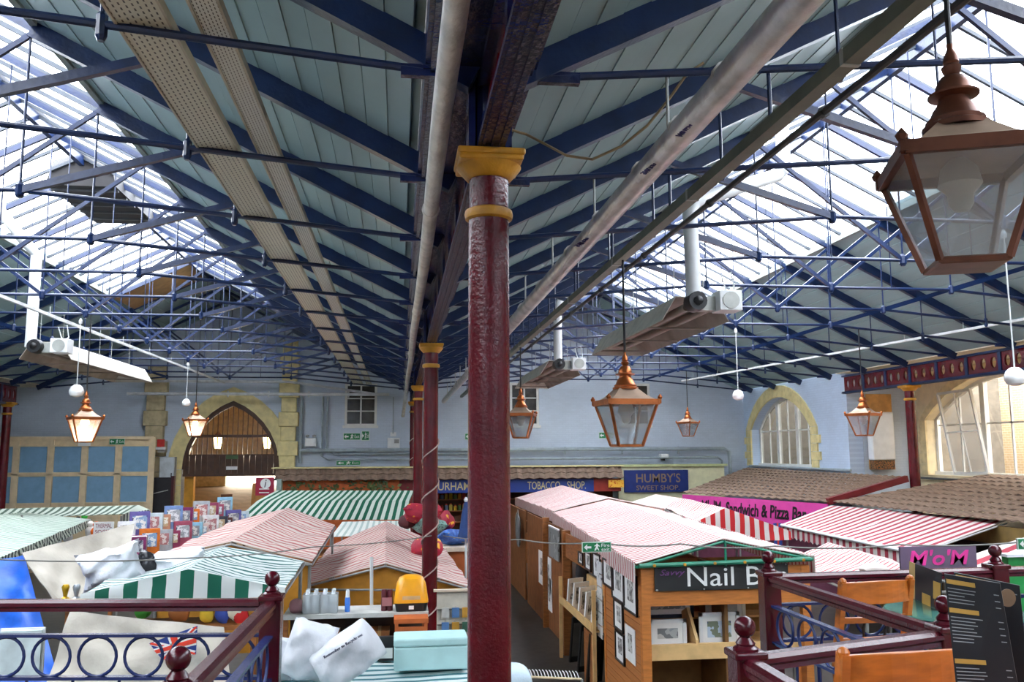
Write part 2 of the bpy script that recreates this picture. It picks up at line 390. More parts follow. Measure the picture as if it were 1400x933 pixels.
# brown boarded patch and dark ridge ventilator in the left bay
bp_ = MB()
bp_.beam((CXL - .1, 25.9, rz_at(.1) + .06), (CXL - 2.1, 25.9, rz_at(2.1) + .06), 1.9, .03)
tag(bp_.build('plywood_panel', M('brown_plywood', (140, 104, 62), .7)), 'brown plywood panel closing the end of the left skylight', 'panel')
vt = thing('ridge_ventilator', 'dark louvred ridge ventilator box in the left skylight', 'ventilator', (CXL, 17.5, ZR - .3))
MB().prism([(CXL - .62, ZR - .42), (CXL + .62, ZR - .42), (CXL + .5, ZR + .05), (CXL, ZR + .2), (CXL - .5, ZR + .05)], 'y', 16.2, 18.9).build('box', M('soot_black', (36, 34, 36), .7), vt)
for k in range(5): MB().bx(CXL - .6, 16.4 + k * .5, ZR - .46, CXL + .6, 16.46 + k * .5, ZR - .41).build('louvre', dkpipe_m, vt)

# --- trusses: one prototype, copied for each frame of both bays
ZT, ZC, XB, XO = H + 2.222, H + 2.604, 2.10, 4.18
XE = HALF - .265                     # tie end at the gutter
tr0 = thing('roof_truss', 'x', 'truss', (CXL, TY(-1), 0), 0, 'iron roof trusses')
def part(mb, name, mat): return mb.build(name, mat, tr0, world=False)
for sd in (-1, 1):
    part(MB().beam((sd * .03, 0, ZR + .05), (sd * (SPLIT + .05), 0, rz_at(SPLIT + .05) + .05), .06, .08), 'glazed_rafter', blue_d)
    part(MB().beam((sd * SPLIT, 0, rz_at(SPLIT) + .035), (sd * (HALF - .1), 0, rz_at(HALF - .1) + .035), .1, .17), 'rafter', blue_d)
    part(MB().tube([(sd * XE, 0, ZT), (sd * XB, 0, ZC)], .026, 8), 'tie_rod', blue_d)
    part(MB().beam((sd * XB, 0, ZC), (sd * XO, 0, rz_at(XO) + .0), .06, .075), 'strut', blue_d)
    part(MB().beam((0, 0, ZC), (sd * SPLIT, 0, rz_at(SPLIT)), .042, .055), 'diagonal', blue_d)
    part(MB().tube([(sd * XB, 0, ZC), (sd * XB, 0, rz_at(XB))], .014, 6), 'hanger', blue_d)
    zt_o = ZT + (ZC - ZT) * (XE - XO) / (XE - XB)
    part(MB().tube([(sd * XO, 0, zt_o - .08), (sd * XO, 0, rz_at(XO))], .014, 6), 'hanger', blue_d)
    part(MB().tube([(sd * 1.05, 0, ZC), (sd * 1.05, 0, rz_at(1.05))], .009, 6), 'hanger', blue_d)
    part(MB().lathe([(.028, -.075), (.045, -.05), (.045, .05), (.028, .075)], 8, (sd * XB, 0, ZC)), 'joint', blue_d)
    part(MB().lathe([(.02, -.1), (.034, -.07), (.034, .05), (.02, .07)], 8, (sd * XO, 0, zt_o)), 'joint', blue_d)
    part(MB().box((sd * (XE - .12), 0, ZT + .005), (.3, .05, .07)), 'tie_shoe', blue_n)
part(MB().tube([(-XB, 0, ZC), (XB, 0, ZC)], .024, 8), 'tie_rod', blue_d)
part(MB().tube([(0, 0, ZC), (0, 0, ZR)], .014, 6), 'king_rod', blue_d)
part(MB().lathe([(.028, -.085), (.05, -.05), (.05, .05), (.028, .085)], 8, (0, 0, ZC)), 'joint', blue_d)
first = True
for i in range(-1, 14):
    for cx, nm in ((CXL, 'left'), (CXR, 'right')):
        lb = 'blue iron roof truss of the %s bay, the %s counting away from the viewer' % (nm, ORD[i + 1])
        if first: tr0['label'] = lb; first = False
        else: dup(tr0, lb, (cx, TY(i), 0))

# --- valley gutter over the columns
g = MB().bx(.131, Y0, ZT + .03, .788, Y1, ZT + .42)
go = g.build('valley_gutter', blue_n); tag(go, 'dark navy iron valley gutter running over the row of columns', 'gutter')
for i in range(-3, 14):
    MB().bx(.118, TY(i) - .04, ZT + .01, .80, TY(i) + .04, ZT + .1).build('gutter_bracket', blue_n, go)
gb = MB(); gb.bx(.16, Y0, ZT - .01, .19, Y1, ZT + .04); gb.build('gutter_lip', blue_n, go); MB().bx(.73, Y0, ZT - .01, .76, Y1, ZT + .04).build('gutter_lip', blue_n, go)

# --- cast girders with oval piercings
def girder(name, label, x, ya, yb, zb, zt, colr):
    t = thing(name, label, 'girder', (x, ya, zb))
    fw = .08 if colr == 0 else .1
    MB().bx(x - fw, ya, zb, x + fw, yb, zb + .035).bx(x - fw * .8, ya, zb + .035, x + fw * .8, yb, zb + .06).build('bottom_flange', blue_n if colr == 0 else blue_d, t)
    for q in (-.05, 0, .05): MB().bx(x + q - .008, ya, zb - .012, x + q + .008, yb, zb + .002).build('moulding', blue_n if colr == 0 else blue_d, t)
    MB().bx(x - .08, ya, zt - .05, x + .08, yb, zt).build('top_flange', blue_n if colr == 0 else blue_d, t)
    n = max(1, round((yb - ya) / 1.15)); L = (yb - ya) / n
    for k in range(n):
        y = ya + k * L
        MB().bx(x - .05, y - .05, zb + .06, x + .05, y + .05, zt - .05).build('stiffener', blue_n if colr == 0 else blue_d, t)
        m = MB(); hw = (L - .1) / 3; za, zc = zb + .06, zt - .05
        for j in range(3):
            ya_ = y + .05 + j * hw; cy_, cz = ya_ + hw / 2, (za + zc) / 2; ra, rb_ = hw * .27, (zc - za) * .3
            N = 16; ring = []; sq = []
            for a in range(N):
                th = 2 * math.pi * a / N; ca, sa = math.cos(th), math.sin(th); ring.append((cy_ + ra * ca, cz + rb_ * sa))
                s_ = 1 / max(abs(ca), abs(sa)); sq.append((cy_ + hw / 2 * ca * s_, cz + (zc - za) / 2 * sa * s_))
            vs = []
            for xx in (x - .025, x + .025): vs += [(xx, p[0], p[1]) for p in ring] + [(xx, p[0], p[1]) for p in sq]
            fs = []
            for a in range(N):
                b = (a + 1) % N
                fs += [(a, b, N + b, N + a), (2 * N + a, 3 * N + a, 3 * N + b, 2 * N + b), (a, 2 * N + a, 2 * N + b, b)]
            m.add(vs, fs)
        m.build('pierced_panel', red_m, t)
    return t
CY = [4.99 - 9.2, 4.99, 14.2, 23.4, 31.0]
CAPZ = H + 1.772
for k in range(4):
    girder('pierced_girder', 'navy and oxblood cast girder spanning %s' % ['towards the viewer above the nearest column', 'from the nearest column to the second', 'from the second column to the third', 'from the third column to the back wall'][k], COLX, CY[k] + .15, CY[k + 1] - .15, CAPZ + .015, ZT - .012, 0)
girder('pierced_girder', 'blue girder with red pierced panels over the right side aisle', 13.3, 6.0, 24.2, H + 1.66, H + 2.2, 1)
girder('pierced_girder', 'dark girder with red pierced panels in the far left corner', -12.3, 16.0, 29.6, H + 1.55, H + 2.2, 1)

# --- columns
def column(label, x, y, top, base=0.0, r=.122, cap=1.0, stem=None):
    t = thing('iron_column', label, 'column', (x, y, base))
    k = r / .122
    MB().lathe([(.2 * k, base), (.2 * k, base + .12), (.16 * k, base + .2), (r * 1.04, base + .3), (r * 1.03, base + 1.0), (r, top - .38)], 24, (x, y, 0)).build('shaft', red_m, t, smooth=True)
    MB().lathe([(r * .98, top - .39), (r * .98, top - .12)], 24, (x, y, 0)).build('neck', red_m, t, smooth=True)
    MB().lathe([(r * 1.0, top - .40), (r * 1.16, top - .39), (r * 1.2, top - .365), (r * 1.16, top - .34), (r * 1.0, top - .33)], 24, (x, y, 0)).build('collar', gold_m, t, smooth=True)
    MB().lathe([(r * 1.0, top - .15), (r * 1.12, top - .145), (r * 1.3, top - .12), (r * 1.55, top - .085), (r * 1.62, top - .07)], 24, (x, y, 0)).build('capital', gold_m, t, smooth=True)
    a = .2 * k
    bevel(MB().bx(x - a * .95, y - a * .95, top - .07, x + a * .95, y + a * .95, top - .035).bx(x - a, y - a, top - .04, x + a, y + a, top).build('abacus', gold_m, t), .012)
    if stem:
        MB().lathe([(.085, top), (.085, stem)], 12, (x, y, 0)).bx(x - .13, y - .1, top, x - .09, y + .1, stem).bx(x + .09, y - .1, top, x + .13, y + .1, stem).build('stem', blue_n, t)
    return t
column('big oxblood iron column with gold capital standing nearest the viewer', COLX, CY[1], CAPZ, stem=ZT + .03)
column('oxblood iron column with gold capital, second in the row', COLX, CY[2], CAPZ, stem=ZT + .03)
column('oxblood iron column with gold capital, third in the row', COLX, CY[3], CAPZ, stem=ZT + .03)
column('oxblood iron column with gold capital, farthest in the row by the back shops', COLX, CY[4], CAPZ, stem=ZT + .03)
column('oxblood column under the pierced girder beside the large right window', 13.3, 20.9, H + 1.66, r=.13)
column('oxblood column at the far left edge beside the panelled partition', -12.25, 28.9, H + 1.6, r=.13)
def spiral(label, x, y, r, z0, z1, turns):
    pts = [(x + r * math.cos(a), y + r * math.sin(a), z0 + (z1 - z0) * k / 60) for k in range(61) for a in [turns * 2 * math.pi * k / 60 + .6]]
    tag(MB().tube(pts, .011, 6).build('wound_cable', M('pale_cable', (190, 160, 150), .6)), label, 'cable')
spiral('pale cable wound in a spiral around the second column', COLX, CY[2], .14, .9, 4.25, 5.2)
spiral('pale cable wound in a spiral around the farthest column', COLX, CY[4], .14, 1.9, 4.6, 4)

# --- walls with openings
def wall(name, label, mat, axis, pos, thick, u0, u1, z0, z1, holes=(), arches=()):
    """axis 'y': wall lies in a plane y=pos; 'x': plane x=pos. holes (ua,ub,za,zb); arches (ua,ub,za,zspring,rise)"""
    us = sorted({u0, u1, *[h[0] for h in holes], *[h[1] for h in holes], *[a[0] for a in arches], *[a[1] for a in arches]})
    tops = {a: a[3] + a[4] for a in arches}
    zs = sorted({z0, z1, *[h[2] for h in holes], *[h[3] for h in holes], *[a[2] for a in arches], *[tops[a] for a in arches]})
    m = MB()
    def B(ua, za, ub, zb): (m.bx(ua, pos, za, ub, pos + thick, zb) if axis == 'y' else m.bx(pos, ua, za, pos + thick, ub, zb))
    for ua, ub in zip(us, us[1:]):
        run = None
        for za, zb in zip(zs, zs[1:]):
            c = ((ua + ub) / 2, (za + zb) / 2)
            op = any(h[0] < c[0] < h[1] and h[2] < c[1] < h[3] for h in holes) or any(a[0] < c[0] < a[1] and a[2] < c[1] < tops[a] for a in arches)
            if op:
                if run: B(ua, run[0], ub, run[1]); run = None
            else: run = (run[0], zb) if run else (za, zb)
        if run: B(ua, run[0], ub, run[1])
    for a in arches:
        pts = arch_pts(a); top = tops[a]
        for (p, q) in zip(pts, pts[1:]):
            poly = [(p[0], p[1]), (q[0], q[1]), (q[0], top), (p[0], top)]
            if axis == 'y': m.prism(poly, 'y', pos, pos + thick)
            else: m.prism(poly, 'x', pos, pos + thick)
    o = m.build(name, mat); struct(o, label); return o
def arch_pts(a, n=20, grow=0.0, pointed=None):
    """a pointed (gothic) or round arch line from springing to springing"""
    ua, ub, za, zs_, rise = a[0] - grow, a[1] + grow, a[2], a[3], a[4] + grow
    hw = (ub - ua) / 2; c = (ua + ub) / 2; out = []
    if (pointed if pointed is not None else rise > hw * 1.02):
        rad = (hw * hw + rise * rise) / (2 * hw)
        for k in range(n + 1):
            s = k / n; side = -1 if s < .5 else 1; q = s * 2 if s < .5 else (1 - s) * 2
            amax = math.asin(min(1, rise / rad)); an = amax * q
            out.append((c + side * (hw - rad + rad * math.cos(an)), zs_ + rad * math.sin(an)))
    else:
        rad = (hw * hw + rise * rise) / (2 * rise); a0 = math.asin(min(1, hw / rad))
        for k in range(n + 1):
            an = -a0 + 2 * a0 * k / n; out.append((c + rad * math.sin(an), zs_ + rise - rad + rad * math.cos(an)))
    return out
ARCH = (-7.62, -4.24, 0.0, 3.3, 2.45)
W1, W2, W3 = (-1.97, -.80, 4.86, 6.40), (4.15, 5.26, 4.86, 6.46), (8.45, 9.60, 4.86, 6.46)
wall('wall_back', 'pale blue painted brick back wall above the shop fronts', wallb_m, 'y', Y1, .45, -15.4, 13.8, 0, 10.2, holes=(W1, W2, W3), arches=(ARCH,))
RWIN = (26.5, 31.3, 3.3, 4.65, 1.1)
wall('wall_right', 'pale blue painted brick right wall with an arched window', wallr_m, 'x', 13.35, .45, 24.2, 32.0, 0, H + 2.7, arches=(RWIN,))
wall('wall_return', 'pale blue brick return wall holding the white boiler', wallb_m, 'y', 24.2, .3, 13.805, 15.5, 0, H + 2.26)
BWIN = (17.2, 23.6, 3.15, 4.75, 1.15)
wall('wall_side', 'cream painted side aisle wall with the large window', M('cream_plaster', (232, 214, 176), .7, var=.06), 'x', 15.5, .4, 4.0, 24.5, 0, H + 2.26, arches=(BWIN,))
wall('wall_left', 'pale blue painted left wall', wallr_m, 'x', -15.4, .4, Y0, 32.0, 0, H + 2.3)
wall('wall_front', 'pale blue wall behind the viewer', wallb_m, 'y', Y0 - .3, .3, -15.4, 16, 0, 10.2)
struct(MB().bx(-15.4, Y0, H + 2.3, -12.1, 32.0, H + 2.4).build('ceiling', M('aisle_ceiling', (225, 215, 190), .7)), 'flat ceiling of the left side aisle')
struct(MB().bx(13.2, Y0, H + 2.28, 15.95, 24.5, H + 2.38).build('ceiling', M('aisle_ceiling', (225, 215, 190), .7)), 'flat cream ceiling of the right side aisle')
wall('wall_side', 'cream wall closing the near end of the side aisle', M('cream_plaster', (232, 214, 176)), 'y', 3.7, .3, 13.2, 15.9, 0, H + 2.3)
wall('wall_side', 'pale blue lower right wall beside the gallery', wallr_m, 'x', 13.35, .4, Y0, 4.0, 0, H + 2.3)

# navy hoarding under the far left girder
hb_ = thing('hoarding', 'dark navy hoarding under the girder in the far left corner', 'hoarding', (-12.35, 27, 4.3))
MB().bx(-12.42, 22.0, 4.35, -12.36, 28.6, 5.42).build('panel', blue_n, hb_)
for y in (22.0, 24.2, 26.4, 28.5): MB().bx(-12.36, y, 4.35, -12.32, y + .1, 5.42).build('batten', blue_d, hb_)

# ================================================================ SERVICES UNDER THE ROOF
def along(name, label, cat, pts, r, mat, n=12, joints=None, jmat=None, jr=1.12):
    t = thing(name, label, cat, pts[0])
    MB().tube(pts, r, n).build('pipe', mat, t, smooth=True)
    for p, q in (joints or []): MB().tube([p, q], r * jr, n).build('joint_band', jmat or mat, t, smooth=True)
    return t
z = H + 2.05
pts = [(.25, Y0 + .2, z)] + [(.25 + .01 * math.sin(k), -3 + k * 1.6, z + .012 * math.sin(k * 1.7)) for k in range(20)] + [(.24, 29.4, z - .1), (.2, 30.2, z - .4), (.15, 30.7, z - .8)]
along('lagged_pipe', 'foil lagged pipe hanging beside the valley gutter left of the columns', 'pipe', pts, .063, silver_m, 12, [((.25, y, z), (.25, y + .06, z)) for y in (7.1, 12.5, 18.0)], silver_m, 1.2)
z = H + 1.86
pp = [(1.62, Y0 + .2, z), (1.62, 31.2, z - .05)]
lp = along('lagged_pipe', 'thick aluminium lagged pipe slung on rods right of the columns', 'pipe', pp, .083, silver2_m, 14, [((1.62, y, z), (1.62, y + .035, z)) for y in (2.6, 3.9, 4.6, 5.4, 6.6, 7.8, 9.5, 11, 13, 15, 17, 20, 23)], M('foil_tape', (210, 205, 195), .35, metal=.6), 1.03)
tie_z = lambda off: ZT + (ZC - ZT) * min(1, max(0, (XE - abs(off)) / (XE - XB)))
for i in range(-1, 13):
    MB().tube([(1.62, TY(i) + .04, z + .08), (1.62, TY(i) + .04, tie_z(1.62 - CXR))], .01, 6).build('hanger_rod', galv_m, lp)
prt = M('blue_print', (60, 60, 120), .6)
text('pipe_marking', 'RETURN', prt, lp, (1.615, 4.35, z - .085), (-.15, 1, 0), (-1, -.15, .0), .05, .17)
text('pipe_marking', 'HEATING', prt, lp, (1.6, 5.0, z - .084), (-.15, 1, 0), (-1, -.15, .0), .045, .2)
text('pipe_marking', 'HEATING', prt, lp, (1.6, 6.9, z - .084), (-.15, 1, 0), (-1, -.15, .0), .06, .3)
# trunking
z = H + 2.0
tk = thing('cable_trunking', 'grey green steel trunking slung below the trusses right of the lagged pipe', 'trunking', (2.28, Y0, z))
MB().bx(2.235, Y0 + .1, z - .04, 2.325, 31.5, z + .04).build('body', M('trunking_grey', (104, 108, 94), .5, metal=.2), tk)
for k in range(12): MB().bx(2.23, 1.5 + k * 2.4, z - .045, 2.33, 1.53 + k * 2.4, z + .045).build('coupler', galv_m, tk)
for i in range(-1, 13): MB().tube([(2.28, TY(i) + .03, z + .05), (2.28, TY(i) + .03, tie_z(2.28 - CXR))], .014, 6).build('hanger_rod', blue_d, tk)
z = H + 2.1
along('dark_conduit', 'thin dark conduit running beside the grey green trunking', 'conduit', [(2.62, Y0 + .1, z), (2.62, 31.5, z)], .024, dkpipe_m, 8, [((2.62, TY(i) - .02, z), (2.62, TY(i) + .02, z)) for i in range(-1, 12)], dkpipe_m, 1.5)
# perforated trays on top of the ties in the left bay
def tray(label, x, wd, sx, sy, col):
    zz = H + 2.41; t = thing('cable_tray', label, 'cable tray', (x, Y0, zz))
    pm = perforated('perforated_%d' % int(wd * 100), col, (56, 52, 40), sx, sy)
    k = 0; y = Y0 + .1
    while y < 31:
        ye = min(y + 3.0, 31.2)
        MB().bx(x - wd / 2, y, zz, x + wd / 2, ye - .006, zz + .006).build('tray_section', pm, t)
        y = ye
    for s in (-1, 1): MB().bx(x + s * wd / 2 - .008, Y0 + .1, zz - .01, x + s * wd / 2 + .008, 31.2, zz + .05).build('tray_edge', M('tray_edge_paint', (176, 170, 150), .6), t)
    return t
tray('wide buff perforated cable tray lying on the left bay ties', -1.46, .30, .055, .036, (200, 198, 178))
tray('narrow pale perforated cable tray lying on the left bay ties nearer the columns', -1.07, .16, .04, .022, (204, 206, 196))
# loose wire on the right of the first column
tag(MB().tube([atY(700, 178, 5.6), atY(720, 184, 5.6), atY(745, 197, 5.5), atY(775, 213, 5.4), atY(810, 218, 5.3), atY(850, 200, 5.2), atY(885, 172, 5.1), atY(915, 135, 4.95), atY(940, 100, 4.85), atY(962, 86, 4.83)], .009, 6).build('loose_cable', M('tan_cable', (150, 132, 100), .6)), 'loose tan cable sagging from the gutter to the lagged pipe', 'cable')

# ---------------------------------------------------------------- conduits with lamp drops
def strut_channel(label, a, b, n):
    a, b = Vector(a), Vector(b); t = thing('strut_channel', label, 'conduit', a)
    MB().beam(a, b, .05, .05).build('channel', conduit_m, t)
    for k in range(n):
        p = a.lerp(b, (k + .5) / n); MB().tube([p, p + Vector((0, 0, .16))], .008, 6).build('clip', galv_m, t)
strut_channel('white steel channel slung lengthwise under the left bay trusses', (-6.22, 13.0, H + 2.45), (-6.15, 31.4, H + 2.45), 9)
strut_channel('white steel channel slung under the right bay trusses', (11.95, 13.6, H + 2.45), (10.0, 29.4, H + 2.45), 9)
def drop_globe(label, x, i, ztop, zc, r=.115):
    t = thing('globe_lamp', label, 'lamp', (x, TY(i), zc))
    MB().lathe([(.02, zc + r), (.05, zc + r * .95), (r * .8, zc + r * .6), (r, zc + r * .1), (r * .98, zc - r * .25), (r * .8, zc - r * .62), (.04, zc - r * .82), (.01, zc - r * .84)], 18, (x, TY(i), 0)).build('globe', M('opal_glass', (244, 244, 242), .25, var=.02), t, smooth=True)
    MB().tube([(x, TY(i), zc + r), (x, TY(i), ztop)], .009, 6).build('cord', conduit_m, t)
    MB().lathe([(.03, ztop - .1), (.035, ztop - .05), (.012, ztop)], 8, (x, TY(i), 0)).build('ceiling_cup', conduit_m, t)
drop_globe('white globe lamp on a twisted cord nearest the right edge', CXR, 2, ZC - .09, H + .80)
drop_globe('white globe lamp hanging before the right bay back wall left of the arched window', CXR, 6, ZC - .09, H + 1.11)
drop_globe('white globe lamp hanging just above the lit lantern at far left', CXL - .08, 6, ZC - .09, H + 1.14, .13)
drop_globe('white globe lamp hanging beside the lit lantern at the archway', CXL, 10, ZC - .09, H + 1.37)

# ---------------------------------------------------------------- copper lanterns
def lantern(label, x, y, zbase, rz, ztop, lit=False, s=1.0, tone=copper_m):
    t = thing('hanging_lantern', label, 'lantern', (x, y, zbase), rz)
    def B(m, n, mt, sm=False, par=None):
        return m.build(n, mt, par or t, smooth=sm, world=False)
    e, b, hg, rf = .255 * s, .125 * s, .44 * s, .16 * s       # eave half, base half, glass height, roof rise
    B(MB().lathe([(b * 1.34, -.0), (b * 1.5, .005), (b * 1.5, .022 * s), (b * 1.38, .03 * s)], 4, rot=math.pi / 4), 'base_frame', tone)
    for sx in (-1, 1):
        for sy in (-1, 1):
            B(MB().beam((sx * b, sy * b, .015), (sx * e * .97, sy * e * .97, hg), .024 * s, .024 * s), 'corner_bar', tone)
            o = MB().box((sx * e * 1.02, sy * e * 1.02, hg + .012 * s), (.03 * s, .03 * s, .05 * s)); o.lathe([(.018 * s, 0), (.026 * s, .02 * s), (.004, .05 * s)], 6, (sx * e * 1.04, sy * e * 1.04, hg + .03 * s)); B(o, 'corner_leaf', tone)
    for k in range(4):
        m = Matrix.Rotation(k * math.pi / 2, 3, 'Z'); q = [Vector((-b + .01, -b, .025)), Vector((b - .01, -b, .025)), Vector((e - .02, -e * .97, hg - .005)), Vector((-e + .02, -e * .97, hg - .005))]
        off = Vector((0, .004, 0)); vs = [m @ v for v in q] + [m @ (v + off) for v in q]
        B(MB().add(vs, [(0, 1, 2, 3), (7, 6, 5, 4), (0, 4, 5, 1), (1, 5, 6, 2), (2, 6, 7, 3), (3, 7, 4, 0)]), 'glass_pane', lglass_m)
        rail = [m @ Vector((-e, -e, hg + .005)), m @ Vector((e, -e, hg + .005))]
        B(MB().beam(rail[0], rail[1], .03 * s, .055 * s), 'eave_rail', tone)
    B(MB().lathe([(e * 1.38, hg + .02 * s), (e * .95, hg + .07 * s), (.12 * s, hg + rf), (.118 * s, hg + rf + .01)], 4, rot=math.pi / 4), 'roof', M('weathered_copper_roof', (176, 150, 128), .5, metal=.35, var=.15) if s else tone)
    z0 = hg + rf - .02
    B(MB().lathe([(.128 * s, z0), (.13 * s, z0 + .02 * s), (.112 * s, z0 + .028 * s), (.115 * s, z0 + .045 * s), (.1 * s, z0 + .055 * s), (.085 * s, z0 + .09 * s), (.06 * s, z0 + .125 * s), (.06 * s, z0 + .14 * s), (.098 * s, z0 + .15 * s), (.1 * s, z0 + .158 * s), (.07 * s, z0 + .168 * s), (.066 * s, z0 + .2 * s), (.045 * s, z0 + .235 * s), (.02 * s, z0 + .245 * s)], 20), 'ventilator', tone, True)
    z1 = z0 + .24 * s
    B(MB().lathe([(.024 * s, z1), (.036 * s, z1 + .02 * s), (.04 * s, z1 + .04 * s), (.026 * s, z1 + .05 * s), (.032 * s, z1 + .06 * s), (.026 * s, z1 + .09 * s), (.012 * s, z1 + .12 * s), (.014 * s, z1 + .14 * s)], 14), 'finial', tone, True)
    B(MB().tube([(0, 0, z1 + .13 * s), (0, 0, ztop - zbase)], .012, 8), 'hanging_rod', black_m)
    gl = M('lit_globe', (255, 240, 205), .4, emit=(255, 222, 160), estr=9.0) if lit else M('frosted_globe', (226, 220, 206), .35, var=.05)
    B(MB().lathe([(.03 * s, hg + .02), (.07 * s, hg - .02 * s), (.085 * s, hg - .09 * s), (.05 * s, hg - .13 * s), (.048 * s, hg - .17 * s), (.03 * s, hg - .2 * s), (.004, hg - .205 * s)], 16), 'lamp_globe', gl, True)
    if lit:
        ld = bpy.data.lights.new('lantern_glow', 'POINT'); ld.energy = 40; ld.color = (1, .82, .55); ld.shadow_soft_size = .08
        lo = bpy.data.objects.new('lantern_glow', ld); C.objects.link(lo); lo.parent = t; lo.location = (0, 0, .16 * s)
    return t
S1 = 1.0
lantern('large copper lantern hanging at upper right nearest the viewer', 2.28, 3.14, H + .728, math.radians(-21), H + 1.955, s=S1, tone=M('dark_copper', (104, 62, 44), .4, metal=.6, var=.2, scale=9))
lantern('bright copper lantern hanging before the sweet shop sign in the right bay', 2.28, 8.45, H + .033, math.radians(4), H + 1.955)
lantern('copper lantern hanging just right of the nearest column before a window', 2.28, 16.0, H + .23, math.radians(-16), H + 1.955)
lantern('copper lantern hanging before the white boiler near the right column', 9.64, TY(6), H + .272, math.radians(34), tie_z(9.64 - CXR))
lantern('small far copper lantern on the pale wall left of the arched window', 9.29, TY(11), H + .433, math.radians(36), tie_z(9.29 - CXR))
lantern('lit copper lantern hanging before the panelled partition at left', CXL + .1, TY(6), H + .19, math.radians(30), ZC + .0, lit=True)
lantern('lit copper lantern hanging before the pointed archway', -5.61, TY(10), H + .444, math.radians(30), ZC, lit=True)

# ---------------------------------------------------------------- gas radiant heaters
def heater(label, x, y, zc, L, flue, side=1):
    t = thing('radiant_heater', label, 'heater', (x, y, zc))
    hm = M('heater_hood', (206, 200, 188), .5, metal=.25, var=.1); um = M('scorched_hood_lining', (138, 126, 116), .6, metal=.1, var=.2, scale=2)
    prof = [(-.45, -.19), (-.26, .12), (.26, .12), (.45, -.19)]
    th = .012
    for (a, b) in zip(prof, prof[1:]):
        MB().prism([(x + a[0], zc + a[1]), (x + b[0], zc + b[1]), (x + b[0], zc + b[1] + th), (x + a[0], zc + a[1] + th)], 'y', y, y + L).build('hood_panel', hm, t)
        MB().prism([(x + a[0] * .985, zc + a[1] - .002), (x + b[0] * .985, zc + b[1] - .006), (x + b[0], zc + b[1] - .001), (x + a[0], zc + a[1] - .001)], 'y', y + .01, y + L - .01).build('hood_lining', um, t)
    for s in (-1, 1): MB().tube([(x + s * .15, y - .1, zc - .03), (x + s * .15, y + L - .1, zc - .03)], .055, 12).build('radiant_tube', um, t, smooth=True)
    MB().tube([(x - .15, y + L - .14, zc - .03), (x, y + L - .06, zc - .03), (x + .15, y + L - .14, zc - .03)], .055, 10).build('return_bend', um, t, smooth=True)
    MB().prism([(x + p[0], zc + p[1]) for p in prof], 'y', y + L, y + L + .012).build('end_plate', hm, t)
    for k in range(3): MB().bx(x - .44, y + L * (k + .5) / 3, zc - .2, x + .44, y + L * (k + .5) / 3 + .03, zc - .175).build('cross_bar', um, t)
    bb = bevel(MB().bx(x + .2, y - .35, zc - .1, x + .5, y - .05, zc + .16).build('burner_box', white_m, t), .01)
    MB().lathe([(.0, 0), (.11, 0), (.11, .015), (.08, .02), (.08, .01), (.0, .01)], 18, (x + .35, y - .36, zc + .03), axis='y').build('burner_dial', galv_m, bb)
    MB().lathe([(.05, -.1), (.12, -.1), (.13, -.02), (.13, .1), (.06, .12)], 16, (x - .08, y - .24, zc + .02), axis='y').lathe([(.03, -.14), (.06, -.12), (.06, -.1)], 12, (x - .08, y - .24, zc + .02), axis='y').build('fan', black_m, t, smooth=True)
    MB().bx(x - .1, y - .2, zc - .08, x + .22, y - .02, zc + .1).build('manifold', galv_m, t)
    MB().tube(flue, .095, 14).build('flue', white_m, t, smooth=True)
    for yy in [TY(i) for i in range(14) if y + .1 < TY(i) < y + L - .1]:
        for s in (-1, 1): MB().tube([(x + s * .2, yy, zc + .12), (x + s * .2, yy, (tie_z(x - CXR) if x > 0 else tie_z(x - CXL)))], .005, 5).build('chain', galv_m, t)
    MB().tube([(x + .35, y - .2, zc + .15), (x + .28, y - .22, zc + .38), (x + .42, y - .2, zc + .42), (x + .46, y - .2, zc + .2), (x + .3, y - .24, zc + .02)], .011, 6).build('gas_hose', conduit_m, bb)
    return t
heater('large radiant heater with brown lining and white flue in the right bay', 3.82, 10.6, H + 1.86, 4.1, [(3.72, 10.36, H + 1.95), (3.7, 10.36, H + 3.05), (3.78, 10.38, H + 3.2), (4.6, 10.7, H + 3.55), (5.2, 10.95, H + 3.8), (5.32, 11.0, H + 3.9), (5.32, 11.0, ZR - .5)])
heater('distant radiant heater with white flue in the right bay by the back wall', 3.55, 18.6, H + 1.86, 4.2, [(3.45, 18.36, H + 1.95), (3.45, 18.36, H + 3.1), (3.5, 18.38, H + 3.25), (4.2, 18.8, H + 3.6)])
heater('radiant heater with tall white flue in the left bay', -6.45, 16.6, H + 1.9, 5.3, [(-6.62, 16.36, H + 1.9), (-6.62, 16.36, H + 3.6), (-6.75, 16.2, H + 3.8), (-7.1, 15.9, H + 4.3), (-7.1, 15.9, H + 4.6)])

